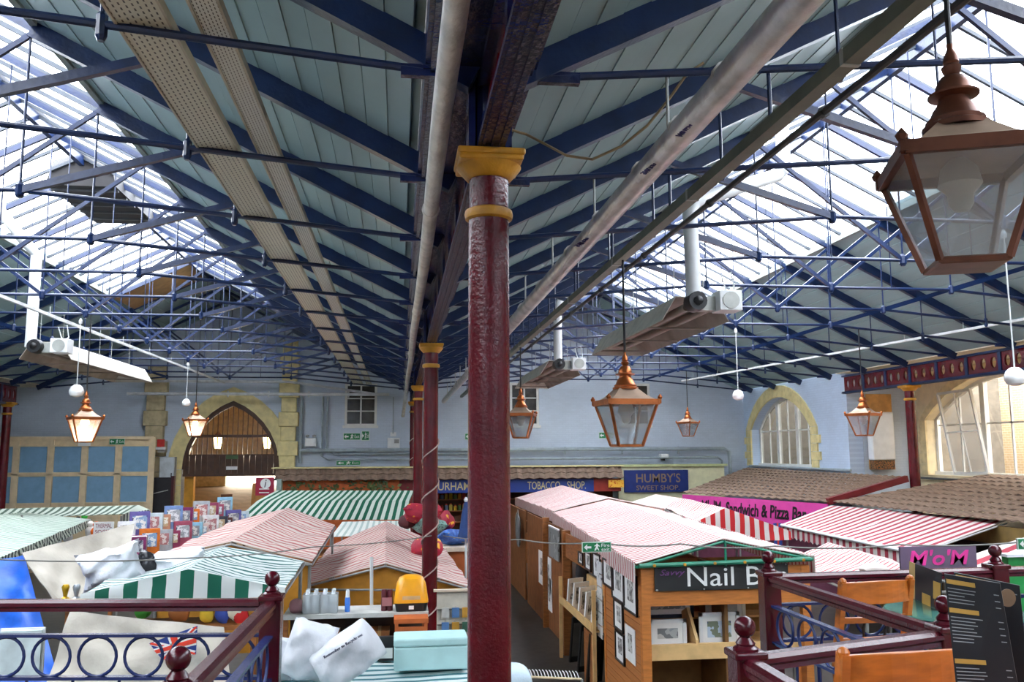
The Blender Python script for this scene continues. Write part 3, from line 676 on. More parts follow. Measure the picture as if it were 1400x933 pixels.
# ================================================================ BACK WALL AND SHOP FRONTS
wn_n = 4
wframe = M('white_window_paint', (222, 222, 216), .5, var=.05)
def sash(x0, x1, z0, z1, cols, rows, y, label):
    global wn_n
    wn_n += 1; t = bpy.data.objects.new('window_%d' % wn_n, None); C.objects.link(t); t.location = ((x0 + x1) / 2, y, z0); struct(t, label)
    f = MB(); f.bx(x0 - .06, y - .06, z0 - .1, x1 + .06, y + .1, z0); f.build('window_sill', wframe, t)
    for a, b in (((x0, z0), (x0 + .09, z1)), ((x1 - .09, z0), (x1, z1)), ((x0 + .09, z1 - .09), (x1 - .09, z1)), ((x0 + .09, z0), (x1 - .09, z0 + .06))): MB().bx(a[0], y, a[1], b[0], y + .1, b[1]).build('window_frame', wframe, t)
    w_, h_ = (x1 - x0 - .18) / cols, (z1 - z0 - .15) / rows
    for k in range(1, cols): MB().bx(x0 + .09 + k * w_ - .03, y + .01, z0 + .06, x0 + .09 + k * w_ + .03, y + .08, z1 - .09).build('mullion', wframe, t)
    for k in range(1, rows): MB().bx(x0 + .09, y + .02, z0 + .06 + k * h_ - .02, x1 - .09, y + .07, z0 + .06 + k * h_ + .02).build('glazing_bar', wframe, t)
    for i in range(cols):
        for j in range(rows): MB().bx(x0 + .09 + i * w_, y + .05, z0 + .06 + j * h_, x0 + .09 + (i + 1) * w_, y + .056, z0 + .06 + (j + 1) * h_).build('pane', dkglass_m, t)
sash(*W1, 2, 3, Y1 + .02, 'dark paned white window high on the back wall left of the columns')
sash(*W2, 2, 3, Y1 + .02, 'dark paned white window high on the back wall right of the near column')
sash(*W3, 2, 3, Y1 + .02, 'dark paned white window high on the back wall behind the bright lantern')
for k, (a, b) in enumerate(((W1[0], W1[1]), (W2[0], W2[1]), (W3[0], W3[1]))): pass
# left out: dim wall of the rooms behind; the dark panes stand in
struct(MB().bx(-15.4, Y1 + 3.6, 0, 14, Y1 + 3.8, 10.2).build('wall_outer', M('outer_wall_grey', (96, 92, 84), .8)), 'dim wall of the rooms behind the back windows') if False else None

# --- pointed archway: cream stones, dark arched frame, barred glazed screen, timber transom
st = thing('arch_surround', 'cream stone surround of the pointed archway', 'archway', (ARCH[0], Y1, 0))
inn, out = arch_pts(ARCH, 14), arch_pts(ARCH, 14, grow=.5)
for k in range(14):
    MB().prism([inn[k], inn[k + 1], out[k + 1], out[k]], 'y', Y1 - .05 - .006 * (k % 2), Y1 - .002).build('stone', cream_m, st)
for x0, x1 in ((ARCH[0] - .5, ARCH[0] - .005), (ARCH[1] + .005, ARCH[1] + .5)):
    for j in range(6): MB().bx(x0 - (.12 if j % 2 else 0) * (1 if x0 < -6 else 0), Y1 - .05, j * .55, x1 + (.12 if j % 2 else 0) * (1 if x0 > -6 else 0), Y1 - .002, j * .55 + .54).build('stone', cream_m, st)
brown_m = M('dark_brown_timber', (74, 46, 28), .5, var=.2)
scn = thing('arch_screen', 'brown barred and glazed screen filling the pointed archway', 'screen', ((ARCH[0] + ARCH[1]) / 2, Y1 + .1, 3.1))
i2 = arch_pts((ARCH[0] + .14, ARCH[1] - .14, 0, 3.3, 2.27), 14)
for k in range(14): MB().prism([inn[k], inn[k + 1], i2[k + 1], i2[k]], 'y', Y1 + .02, Y1 + .2).build('arch_rib', brown_m, scn)
bx0, bx1 = ARCH[0] + .02, ARCH[1] - .02
nbd = 16
for k in range(nbd): MB().bx(bx0 + (bx1 - bx0) * k / nbd + .006, Y1 + .06, 3.12, bx0 + (bx1 - bx0) * (k + 1) / nbd - .006, Y1 + .14, 3.78).build('transom_board', brown_m, scn)
MB().bx(bx0, Y1 + .04, 3.05, bx1, Y1 + .18, 3.14).build('transom_rail', brown_m, scn); MB().bx(bx0, Y1 + .05, 3.78, bx1, Y1 + .15, 3.83).build('transom_rail', brown_m, scn)
MB().bx(bx0 + .06, Y1 + .05, 4.43, bx1 - .06, Y1 + .15, 4.53).build('transom_rail', brown_m, scn)
def arch_top(x):
    for (a, b) in zip(i2, i2[1:]):
        if a[0] <= x <= b[0]: return a[1] + (b[1] - a[1]) * (x - a[0]) / max(1e-6, b[0] - a[0])
    return 3.83
for k in range(1, 18):
    x = bx0 + .1 + (bx1 - bx0 - .2) * k / 18; MB().bx(x - .014, Y1 + .08, 3.83, x + .014, Y1 + .12, max(3.9, arch_top(x))).build('bar', brown_m, scn)
poly = [(p[0], p[1]) for p in i2]
gp = MB(); n_ = len(poly)
gp.add([(p[0], Y1 + .1, 3.82) for p in poly] + [(p[0], Y1 + .1, max(3.83, p[1])) for p in poly], [(k, k + 1, n_ + k + 1, n_ + k) for k in range(n_ - 1)]); gp.build('glass_sheet', clear_m, scn)
MB().bx(-6.1, Y1 + .0, 3.28, -5.72, Y1 + .05, 3.4).build('notice', paper_m, scn); MB().bx(-6.12, Y1 + .0, 3.66, -5.7, Y1 + .05, 3.8).build('exit_notice', M('exit_green_dull', (70, 100, 60), .5), scn)

# --- passage beyond the arch
stone_m = M('warm_stone', (206, 182, 140), .8, var=.15)
pf = MB(); ya, yb_ = Y1 + .05, 47.0
def pz(y): return .5 + (y - 32) / 15 * 1.7
pf.add([(-13.0, 30.6, -.02), (-3.2, 30.6, -.02), (-3.2, ya, .5), (-13, ya, .5), (-13, yb_, 2.2), (-3.2, yb_, 2.2)], [(0, 1, 2, 3), (3, 2, 5, 4)])
fp = pf.build('floor', M('passage_floor_bed', (150, 132, 110), .6)); struct(fp, 'paved ramp leading out through the archway')
tl = MB().bx(.01, .01, 0, .99, .99, .02).mesh('paving_slab', M('buff_paving', (196, 172, 144), .55, var=.12, scale=1.5))
for i in range(10):
    for j in range(14):
        y = 33 + j * 1.0
        if y + 1 < 47: inst(tl, 'paving_slab', fp, (-12.95 + i * .97, y, pz(y) + .005), (math.atan(1.7 / 15), 0, 0))
struct(MB().bx(-13.4, Y1 + .45, 0, -13.0, 47, 7).build('wall_passage', stone_m), 'warm stone left wall of the entrance passage')
struct(MB().bx(-3.4, Y1 + .45, 0, -3.0, 47, 7).build('wall_passage', stone_m), 'warm stone right wall of the entrance passage')
struct(MB().bx(-13.4, Y1 + .45, 6.6, -3.0, 47, 7).build('ceiling', stone_m), 'warm vaulted ceiling of the entrance passage')
wall('wall_passage', 'stone end wall of the passage with the street doorway', stone_m, 'y', 46.6, .4, -13.4, -3.0, 0, 7, holes=((-8.9, -5.2, 1.9, 3.35),))
MB_st = MB().bx(-20, 46.0, 1.9, 12, 70, 2.1).build('floor', M('street_paving', (200, 196, 188), .7)); struct(MB_st, 'bright street paving outside the archway')
struct(MB().bx(-20, 62, 2.1, 12, 62.5, 14).build('wall_street', M('street_stone', (226, 214, 190), .8)), 'pale street front across from the archway')
for k, x in enumerate((-6.9, -5.05)):
    t = thing('wall_lantern', 'glowing passage lantern seen through the %s of the arch screen' % ('left' if k == 0 else 'right'), 'lantern', (x, 34.4, 4.4))
    MB().lathe([(.1, 4.05), (.15, 4.3), (.17, 4.5), (.05, 4.65)], 10, (x, 34.4, 0)).build('glowing_glass', M('warm_lamp_glass', (255, 236, 190), .4, emit=(255, 214, 140), estr=14), t, smooth=True)
    MB().lathe([(.19, 4.5), (.06, 4.66), (.02, 4.72)], 10, (x, 34.4, 0)).tube([(x, 34.4, 4.7), (x, 34.4, 6.62)], .012, 6).build('cap', copperd_m, t)
    ld = bpy.data.lights.new('passage_glow', 'POINT'); ld.energy = 130; ld.color = (1, .84, .6); ld.shadow_soft_size = .2
    lo = bpy.data.objects.new('passage_glow', ld); C.objects.link(lo); lo.parent = t; lo.location = (0, -.0, -.55)
ab = thing('pavement_board', 'folded sign board standing on the ramp beyond the archway', 'sign', (-6.0, 39.5, pz(39.5) + .02))
for s in (-1, 1): MB().box((-6.0, 39.5 + s * .22, pz(39.5) + .62), (.72, .03, 1.2), rx=s * .34).build('panel', M('tan_board', (150, 120, 84), .6), ab)
t = thing('metal_chair', 'dark chair standing on the ramp beyond the archway', 'chair', (-7.2, 38.0, pz(38)))
zz = pz(38)
MB().bx(-7.45, 37.75, zz + .44, -6.98, 38.2, zz + .48).build('seat', brown_m, t); MB().bx(-7.45, 38.16, zz + .5, -6.98, 38.2, zz + .95).build('backrest', brown_m, t)
for x in (-7.42, -7.01):
    for y in (37.78, 38.17): MB().tube([(x, y, zz + .0), (x, y, zz + .45)], .018, 6).build('leg', black_m, t)
dr = MB().bx(-8.55, 31.2, 0, -7.75, 31.27, 3.05).build('door_1', M('black_door', (34, 32, 36), .5)); struct(dr, 'black door leaf folded back beside the archway')
MB().bx(-7.75, 31.15, 0, -7.66, 31.32, 3.1).build('door_edge', M('maroon_edge', (64, 16, 26), .4), dr); MB().beam((-8.35, 31.18, 2.5), (-7.85, 31.18, 2.62), .03, .03).build('push_bar', galv_m, dr)
MB().bx(-7.55, Y1 + .2, .5, -7.25, Y1 + .5, 3.05).build('door_2', M('oak_door', (196, 140, 40), .5)); struct(bpy.data.objects['door_2'], 'golden oak door leaf inside the archway')

# --- stone piers, cabinet, pipes on the back wall
pier_m = M('weathered_pier_stone', (186, 172, 136), .8, var=.15)
def pier(label, x0, x1, z0, z1, mat, y=Y1 - .32):
    t = thing('stone_pier', label, 'pier', ((x0 + x1) / 2, y, z0)); n = max(1, round((z1 - z0) / .55)); h = (z1 - z0) / n
    for k in range(n): bevel(MB().bx(x0 - (.09 if k % 2 else 0), y, z0 + k * h, x1 + (.09 if k % 2 else 0), Y1 - .055, z0 + (k + 1) * h - .01).build('stone', mat, t), .015, 1)
pier('cream stone pier right of the archway running up to the roof', -4.2, -3.68, 3.25, 7.95, cream_m)
pier('weathered stone pier left of the archway with pipes', -8.85, -8.25, 0, 7.0, pier_m)
t = thing('meter_cabinet', 'grey steel cabinet fixed beside the weathered pier', 'cabinet', (-8.0, 31.6, 2.5)); bevel(MB().bx(-8.22, 31.35, 2.5, -7.72, 31.66, 3.75).build('body', M('cabinet_grey', (176, 184, 188), .5), t), .01); cd_ = MB().bx(-8.19, 31.335, 2.53, -7.75, 31.35, 3.72).build('door', M('cabinet_door', (186, 194, 198), .5), t); MB().bx(-7.82, 31.315, 3.05, -7.79, 31.335, 3.2).build('handle', black_m, cd_)
gpipe = M('grey_pipe_paint', (150, 162, 168), .5)
def wp(label, pts, r, mat=gpipe, clips=()):
    t = thing('wall_pipe', label, 'pipe', pts[0]); MB().tube(pts, r, 8).build('pipe', mat, t, smooth=True)
    for c in clips: MB().box(c, (.05, .06, r * 4)).build('clip', mat, t)
wp('upper white pipe crossing above the archway', [(-9.3, 31.4, 6.4), (-3.9, 31.4, 6.4), (-.9, 31.4, 5.98)], .045, conduit_m)
wp('lower white pipe crossing above the archway to the columns', [(-9.4, 31.3, 5.95), (-.35, 31.3, 5.95)], .055, conduit_m, [(-6 + k * 1.4, 31.3, 5.95) for k in range(4)])
wp('grey drop pipe beside the cream pier', [(-3.5, 31.8, 5.9), (-3.5, 31.8, 3.5)], .05)
wp('pair of grey drop conduits left of the first back window, left one', [(-2.75, 31.85, 5.9), (-2.75, 31.85, 3.75), (-2.5, 31.85, 3.62), (3, 31.85, 3.6)], .035)
wp('pair of grey drop conduits left of the first back window, right one', [(-2.58, 31.85, 5.9), (-2.58, 31.85, 3.95), (-2.3, 31.85, 3.82), (3, 31.85, 3.8)], .035)
wp('thick grey pipe running along the back wall to the right corner', [(-3.5, 31.8, 3.95), (12.4, 31.75, 3.95), (12.6, 31.75, 3.85), (12.62, 31.75, 2.7)], .07, gpipe, [(4 + k * 2.2, 31.8, 3.9) for k in range(4)])
wp('second grey pipe below the thick one along the back wall', [(3.2, 31.8, 3.6), (12.15, 31.75, 3.62), (12.3, 31.75, 3.5), (12.32, 31.75, 2.7)], .045)
wp('white pipe along the back wall just above the tiled canopy', [(-3.5, 31.6, 3.32), (7.2, 31.6, 3.32), (7.35, 31.6, 3.2), (7.35, 31.6, 2.9)], .055, conduit_m, [(.0, 31.6, 3.32), (-1.5, 31.6, 3.32)])
wp('thin drop conduit to the white alarm panel', [(-.2, 31.9, 5.9), (-.2, 31.9, 4.55)], .02)
green_m = M('exit_green', (20, 120, 70), .5, var=.03)
def exit_sign(label, p, w_, h_, body='Exit', arrow=True, xd=(1, 0, 0), nrm=(0, -1, 0)):
    p, xd, nr = Vector(p), Vector(xd).normalized(), Vector(nrm).normalized(); t = thing('exit_sign', label, 'sign', p)
    m = MB(); a = p; q = [a, a + xd * w_, a + xd * w_ + Vector((0, 0, h_)), a + Vector((0, 0, h_))]
    m.add(q + [v - nr * .02 for v in q], [(0, 1, 2, 3), (7, 6, 5, 4), (0, 4, 5, 1), (1, 5, 6, 2), (2, 6, 7, 3), (3, 7, 4, 0)]); m.build('plate', M('exit_border', (210, 225, 214), .5, var=.02), t)
    b = h_ * .07; q = [a + xd * b + Vector((0, 0, b)), a + xd * (w_ - b) + Vector((0, 0, b)), a + xd * (w_ - b) + Vector((0, 0, h_ - b)), a + xd * b + Vector((0, 0, h_ - b))]
    m = MB(); m.add([v + nr * .003 for v in q] + [v - nr * .004 for v in q], [(0, 1, 2, 3), (7, 6, 5, 4), (0, 4, 5, 1), (1, 5, 6, 2), (2, 6, 7, 3), (3, 7, 4, 0)]); gf = m.build('green_field', green_m, t)
    def flat(name, pts):
        m = MB(); P = [a + xd * u * w_ + Vector((0, 0, v * h_)) for u, v in pts]; n = len(P)
        m.add([v + nr * .007 for v in P] + [v + nr * .001 for v in P], [tuple(range(n)), tuple(range(n, 2 * n))[::-1]] + [(k, n + k, n + (k + 1) % n, (k + 1) % n) for k in range(n)]); m.build(name, paper_m, gf)
    flat('arrow', [(.06, .5), (.17, .8), (.17, .6), (.31, .6), (.31, .4), (.17, .4), (.17, .2)])
    flat('running_figure', [(.42, .15), (.47, .2), (.5, .4), (.55, .2), (.58, .15), (.57, .3), (.53, .5), (.55, .62), (.6, .55), (.61, .62), (.55, .72), (.53, .85), (.49, .86), (.48, .74), (.42, .66), (.42, .58), (.48, .64), (.46, .46), (.43, .34)])
    parts = body.split('\n'); nl = len(parts)
    for k, s_ in enumerate(parts):
        text('lettering', s_, paper_m, gf, a + xd * (w_ * .66) + Vector((0, 0, h_ * (.52 - .4 * k if nl > 1 else .3))) + nr * .004, xd, (0, 0, 1), h_ * (.32 if nl > 1 else .45), w_ * .28, depth=.004)
    return t
exit_sign('green exit sign on the back wall below the first window', (-2.0, Y1 - .03, 4.32), .62, .26)
exit_sign('green exit sign beside it with white lettering on the back wall', (-1.35, Y1 - .03, 4.3), .3, .36)
exit_sign('green exit sign low on the back wall above the tiled canopy', (-2.2, 31.5, 3.42), .85, .16)
exit_sign('green exit sign just left of the nearest column on the back wall', (2.45, Y1 - .03, 4.32), .62, .24)
exit_sign('green exit sign left of the bright lantern on the back wall', (7.55, Y1 - .03, 4.35), .62, .24)
t = thing('alarm_panel', 'white alarm panel on the back wall between the exit sign and the columns', 'panel', (0, 31.9, 4.0)); bevel(MB().bx(-.4, 31.84, 4.02, .05, 31.985, 4.4).build('box', white_m, t), .02); MB().bx(-.15, 31.82, 4.2, .02, 31.84, 4.34).build('dial', grey_m, t); MB().bx(-.3, 31.9, 4.45, -.08, 31.985, 4.6).build('junction_box', white_m, t)
t = thing('alarm_panel', 'white lamp box on the back wall beside the cream pier', 'panel', (-3.2, 31.9, 4.2)); bevel(MB().bx(-3.35, 31.8, 4.1, -2.95, 31.985, 4.4).build('box', white_m, t), .02)
for s in (-.12, .12): MB().lathe([(.03, 0), (.07, .03), (.07, .08), (.02, .1)], 10, (-3.15 + s, 31.85, 4.42)).build('lamp_head', galv_m, t)
t = thing('cctv_camera', 'small white CCTV camera on the back wall above the sweet shop sign', 'lamp', (10.0, 31.8, 3.6)); bevel(MB().bx(9.85, 31.6, 3.62, 10.15, 31.9, 3.76).build('housing', white_m, t), .02); MB().bx(9.95, 31.75, 3.5, 10.05, 31.985, 3.62).build('bracket', black_m, t)  # boxy CCTV camera on its bracket, gives no light

# --- shop row under the tiled canopy
SY = 30.4
tile_m = M('brown_concrete_tile', (128, 106, 90), .75, var=.2, scale=8, bump=.2)
def tile_slope(label, a, b, c, d, courses, per_m=3.4, lift=.035):
    """a-b is the lower eave, d-c the upper edge: overlapping courses of rolled tiles"""
    a, b, c, d = map(Vector, (a, b, c, d)); t = thing('tiled_roof', label, 'roof', a)
    n = (b - a).cross(d - a).normalized(); n = n if n.z > 0 else -n
    for j in range(courses):
        v0, v1 = j / courses, (j + 1.12) / courses
        p, q = a.lerp(d, v0), b.lerp(c, v0); p2, q2 = a.lerp(d, v1), b.lerp(c, v1)
        L = (q - p).length; k = max(6, int(L * per_m) * 4); m = MB(); vs = []
        for i in range(k + 1):
            u = i / k; w_ = .5 + .5 * math.sin(2 * math.pi * i / 4 * 1.0)
            e = n * (lift * w_); lo, hi = p.lerp(q, u), p2.lerp(q2, u)
            vs += [lo + e + n * .03, hi + e, lo + e + n * .005, hi + e - n * .02]
        fs = []
        for i in range(k):
            o = i * 4; fs += [(o, o + 4, o + 5, o + 1), (o + 2, o + 3, o + 7, o + 6), (o, o + 2, o + 6, o + 4), (o + 1, o + 5, o + 7, o + 3)]
        fs += [(0, 1, 3, 2), (k * 4, k * 4 + 2, k * 4 + 3, k * 4 + 1)]
        m.add(vs, fs); o = m.build('tile_course', tile_m, t)
    return t
tile_slope('brown rolled tile canopy over the back shops', (-4.15, SY - .2, 2.9), (8.0, SY - .2, 2.9), (8.0, SY + .12, 3.29), (-4.15, SY + .12, 3.29), 2, 2.6, .075)
struct(MB().bx(-4.3, SY + .0, 3.33, 8.1, 31.55, 3.37).build('trim_9', cream_m), 'pale gutter board above the tiled canopy')
shop = thing('market_shop', 'row of shop fronts under the tiled canopy at the back', 'shop', (2, SY, 0))
orange_m = M('orange_wall_paint', (196, 96, 40), .6, var=.15); bsign = M('royal_blue_sign', (36, 62, 140), .45, var=.06); redp = M('red_fascia', (150, 44, 30), .5)
MB().bx(-3.9, SY, 2.3, .05, SY + .1, 2.92).build('orange_fascia', orange_m, shop)
MB().bx(.05, SY - .02, 0, .95, SY + .1, 2.92).build('red_panel', M('dark_red_panel', (110, 22, 24), .5), shop)
bfa = MB().bx(.95, SY - .04, 2.45, 6.95, SY + .08, 2.9).build('blue_fascia', bsign, shop)
MB().bx(6.95, SY - .03, 2.45, 7.95, SY + .08, 2.9).build('red_fascia_panel', redp, shop)
MB().bx(.95, SY + 1.2, 0, 7.95, SY + 1.3, 2.9).build('shop_back', M('shop_dim_back', (96, 60, 40), .7), shop)
MB().bx(-3.9, SY + .02, 0, .05, SY + .12, 2.3).build('orange_wall_panel', orange_m, shop)
MB().bx(.95, SY + .05, .0, 7.95, SY + .5, 1.0).build('counter', wood2_m, shop)
for z in (1.35, 1.75, 2.15): MB().bx(.95, SY + .8, z, 7.95, SY + 1.18, z + .03).build('shelf', wood2_m, shop)
gilt = M('gilt_letters', (206, 190, 140), .4, var=.05)
text('sign_lettering', 'DURHAM', gilt, bfa, (1.15, SY - .042, 2.55), (1, 0, 0), (0, 0, 1), .27, 1.36, bold=.01)
text('sign_lettering', 'TOBACCO', gilt, bfa, (4.55, SY - .042, 2.55), (1, 0, 0), (0, 0, 1), .27, 1.18, bold=.01)
text('sign_lettering', 'SHOP.', gilt, bfa, (5.98, SY - .042, 2.55), (1, 0, 0), (0, 0, 1), .27, .68, bold=.01)
jar_cols = [(226, 190, 40), (90, 130, 60), (214, 150, 40), (190, 60, 50), (120, 150, 180), (232, 210, 90)]
jn = ['yellow', 'green', 'amber', 'red', 'blue', 'pale yellow']
for r_, z in enumerate((1.78, 2.18)):
    for k in range(13):
        x = 1.1 + k * .16; ci = (k + r_) % 6; h = .2 + .03 * (k % 3)
        o = MB().lathe([(.05, z), (.062, z + .02), (.062, z + h * .75), (.035, z + h * .85)], 8, (x, SY + .95, 0)).build('sweet_jar', M('jar_%d' % ci, jar_cols[ci], .35))
        tag(o, '%s jar on the %s tobacco shop shelf, %s from the left' % (jn[ci], 'upper' if r_ else 'lower', ORD[k]), 'jar', 'jars on the tobacco shop shelves')
        MB().lathe([(.04, z + h * .85), (.04, z + h)], 8, (x, SY + .95, 0)).build('lid', M('jar_lid', (200, 60, 40), .5), o)
# climbing plant on the orange wall
vine_m = M('vine_leaf', (86, 96, 48), .6, var=.3)
for k, x0 in enumerate((-3.5, -2.7, -1.7, -.9, -.35)):
    t = thing('climbing_vine', 'sparse green climbing vine on the orange shop wall, %s from the left' % ORD[k], 'plant', (x0, SY - .06, 2.25), group='vines on the orange shop wall')
    pts = [(x0 + .35 * math.sin(j * 1.3 + k), SY - .05, 2.28 + j * .09) for j in range(7)]
    MB().tube(pts, .012, 5).build('stem', M('vine_stem', (96, 70, 40), .7), t)
    m = MB()
    for j in range(46):
        p = Vector(pts[R.randrange(7)]) + Vector((R.uniform(-.35, .35), R.uniform(-.06, .0), R.uniform(-.12, .12))); s = R.uniform(.05, .1); a = R.uniform(0, 6)
        u = Vector((math.cos(a), .3, math.sin(a))) * s; v = Vector((-math.sin(a), .2, math.cos(a))) * s * .6
        m.add([p - u, p - v, p + u, p + v], [(0, 1, 2, 3)])
    lf = m.build('leaves', vine_m, t); lf['kind'] = 'stuff'
# sweet shop
sw = thing('market_shop', 'cream sweet shop front with the blue painted name board', 'shop', (9.8, 31.6, 0))
MB().bx(8.1, 31.3, 0, 12.2, 31.4, 3.3).build('cream_panel', M('cream_panel_paint', (224, 220, 180), .6, var=.06), sw); MB().bx(8.05, 31.2, 3.3, 12.3, 31.5, 3.38).build('cornice', M('pale_green_cornice', (196, 204, 150), .6), sw)
MB().bx(8.3, 31.2, 2.36, 10.75, 31.3, 3.17).build('name_board', M('navy_name_board', (28, 48, 116), .5, var=.08), sw); nbo = bpy.data.objects['name_board']
hum = M('bronze_letters', (140, 116, 96), .45, var=.05)
text('sign_lettering', "HUMBY'S", hum, nbo, (8.75, 31.195, 2.72), (1, 0, 0), (0, 0, 1), .33, 1.7, bold=.01)
text('sign_lettering', 'SWEET SHOP.', hum, nbo, (8.75, 31.195, 2.44), (1, 0, 0), (0, 0, 1), .17, 1.65, bold=.01)
fl_ = MB().box((7.75, 30.31, 2.72), (.55, .12, .26)); o = fl_.build('bunting_bow', patchwork('bow_print', [(230, 140, 30), (240, 180, 60), (210, 90, 20)], 14)); tag(o, 'orange and yellow paper decoration at the end of the red fascia', 'decoration')
# information sign by the arch
t = thing('information_sign', 'crimson square information sign with a white circle by the archway', 'sign', (-5.0, 30.2, 2.3)); crim = M('crimson_sign', (168, 32, 66), .45, var=.04)
pI = atY(349, 678, 29.8); pJ = atY(375, 653, 29.8)
MB().bx(pI.x, 29.8, pI.z, pJ.x, 29.85, pJ.z).build('plate', crim, t)
cxs, czs = (pI.x + pJ.x) / 2 + .02, pI.z + (pJ.z - pI.z) * .66
MB().lathe([(0, 0), (.17, 0), (.17, .01), (0, .01)], 20, (cxs, 29.788, czs), axis='y').build('disc', paper_m, t)
text('sign_lettering', 'i', black_m, t, (cxs - .035, 29.786, czs - .12), (1, 0, 0), (0, 0, 1), .25, .07, bold=.02, shear=.3)
for k in range(2): MB().bx(pI.x + .12, 29.793, pI.z + .2 - k * .12, pJ.x - .15, 29.8, pI.z + .23 - k * .12).build('text_line', paper_m, t)
MB().bx(pJ.x + .08, 29.75, 0, pJ.x + .24, 29.95, 3.0).build('post', M('pale_green_post', (150, 170, 160), .5), t); MB().bx(pJ.x - .02, 29.8, pJ.z - .1, pJ.x + .1, 29.84, pJ.z - .05).build('bracket', black_m, t)

# --- panelled partition at far left
pt = thing('panelled_partition', 'tan framed partition with blue panels at the far left', 'partition', (-10.8, 30.9, 0))
tanp = M('tan_frame_paint', (228, 206, 166), .6, var=.06); bpan = M('slate_blue_panel', (126, 166, 194), .7, var=.05, bump=.1)
xs = [-14.9 + k * 1.09 for k in range(7)]
MB().bx(-15, 30.92, 0, -8.36, 31.0, 4.42).build('backing', tanp, pt)
for x in xs:
    MB().bx(x - .1, 30.86, 0, x + .1, 30.92, 4.42).build('stile', tanp, pt)
for x in xs[:-1]:
    for z0, z1 in ((2.25, 3.12), (3.26, 4.12)):
        MB().bx(x + .12, 30.9, z0, x + .97, 30.915, z1).build('blue_panel', bpan, pt)
        for a in ((x + .1, z0 - .05, x + .99, z0), (x + .1, z1, x + .99, z1 + .05)): MB().bx(a[0], 30.87, a[1], a[2], 30.92, a[3]).build('moulding', tanp, pt)
MB().bx(-15, 30.84, 4.36, -8.3, 31.02, 4.46).build('top_rail', tanp, pt); MB().bx(-15, 30.86, 3.16, -8.4, 30.91, 3.22).build('mid_rail', tanp, pt)
exit_sign('green exit sign on the tan partition', (-9.75, 30.83, 4.18), .5, .2); 
t = thing('notice', 'white notice at the top of the tan partition', 'notice', (-10.5, 30.84, 4.15)); MB().bx(-10.75, 30.82, 4.14, -10.35, 30.835, 4.4).build('sheet', paper_m, t)
t = thing('fire_alarm', 'red fire alarm box beside the tan partition', 'alarm', (-8.2, 31.4, 4.15)); bevel(MB().bx(-8.3, 31.2, 4.1, -8.06, 31.34, 4.36).build('box', M('alarm_red', (180, 40, 36), .4), t), .02); MB().bx(-8.35, 31.25, 4.0, -8.02, 31.36, 4.1).build('sounder', white_m, t); MB().bx(-8.3, 31.34, 3.9, -8.06, 31.66, 4.3).build('bracket', galv_m, t)

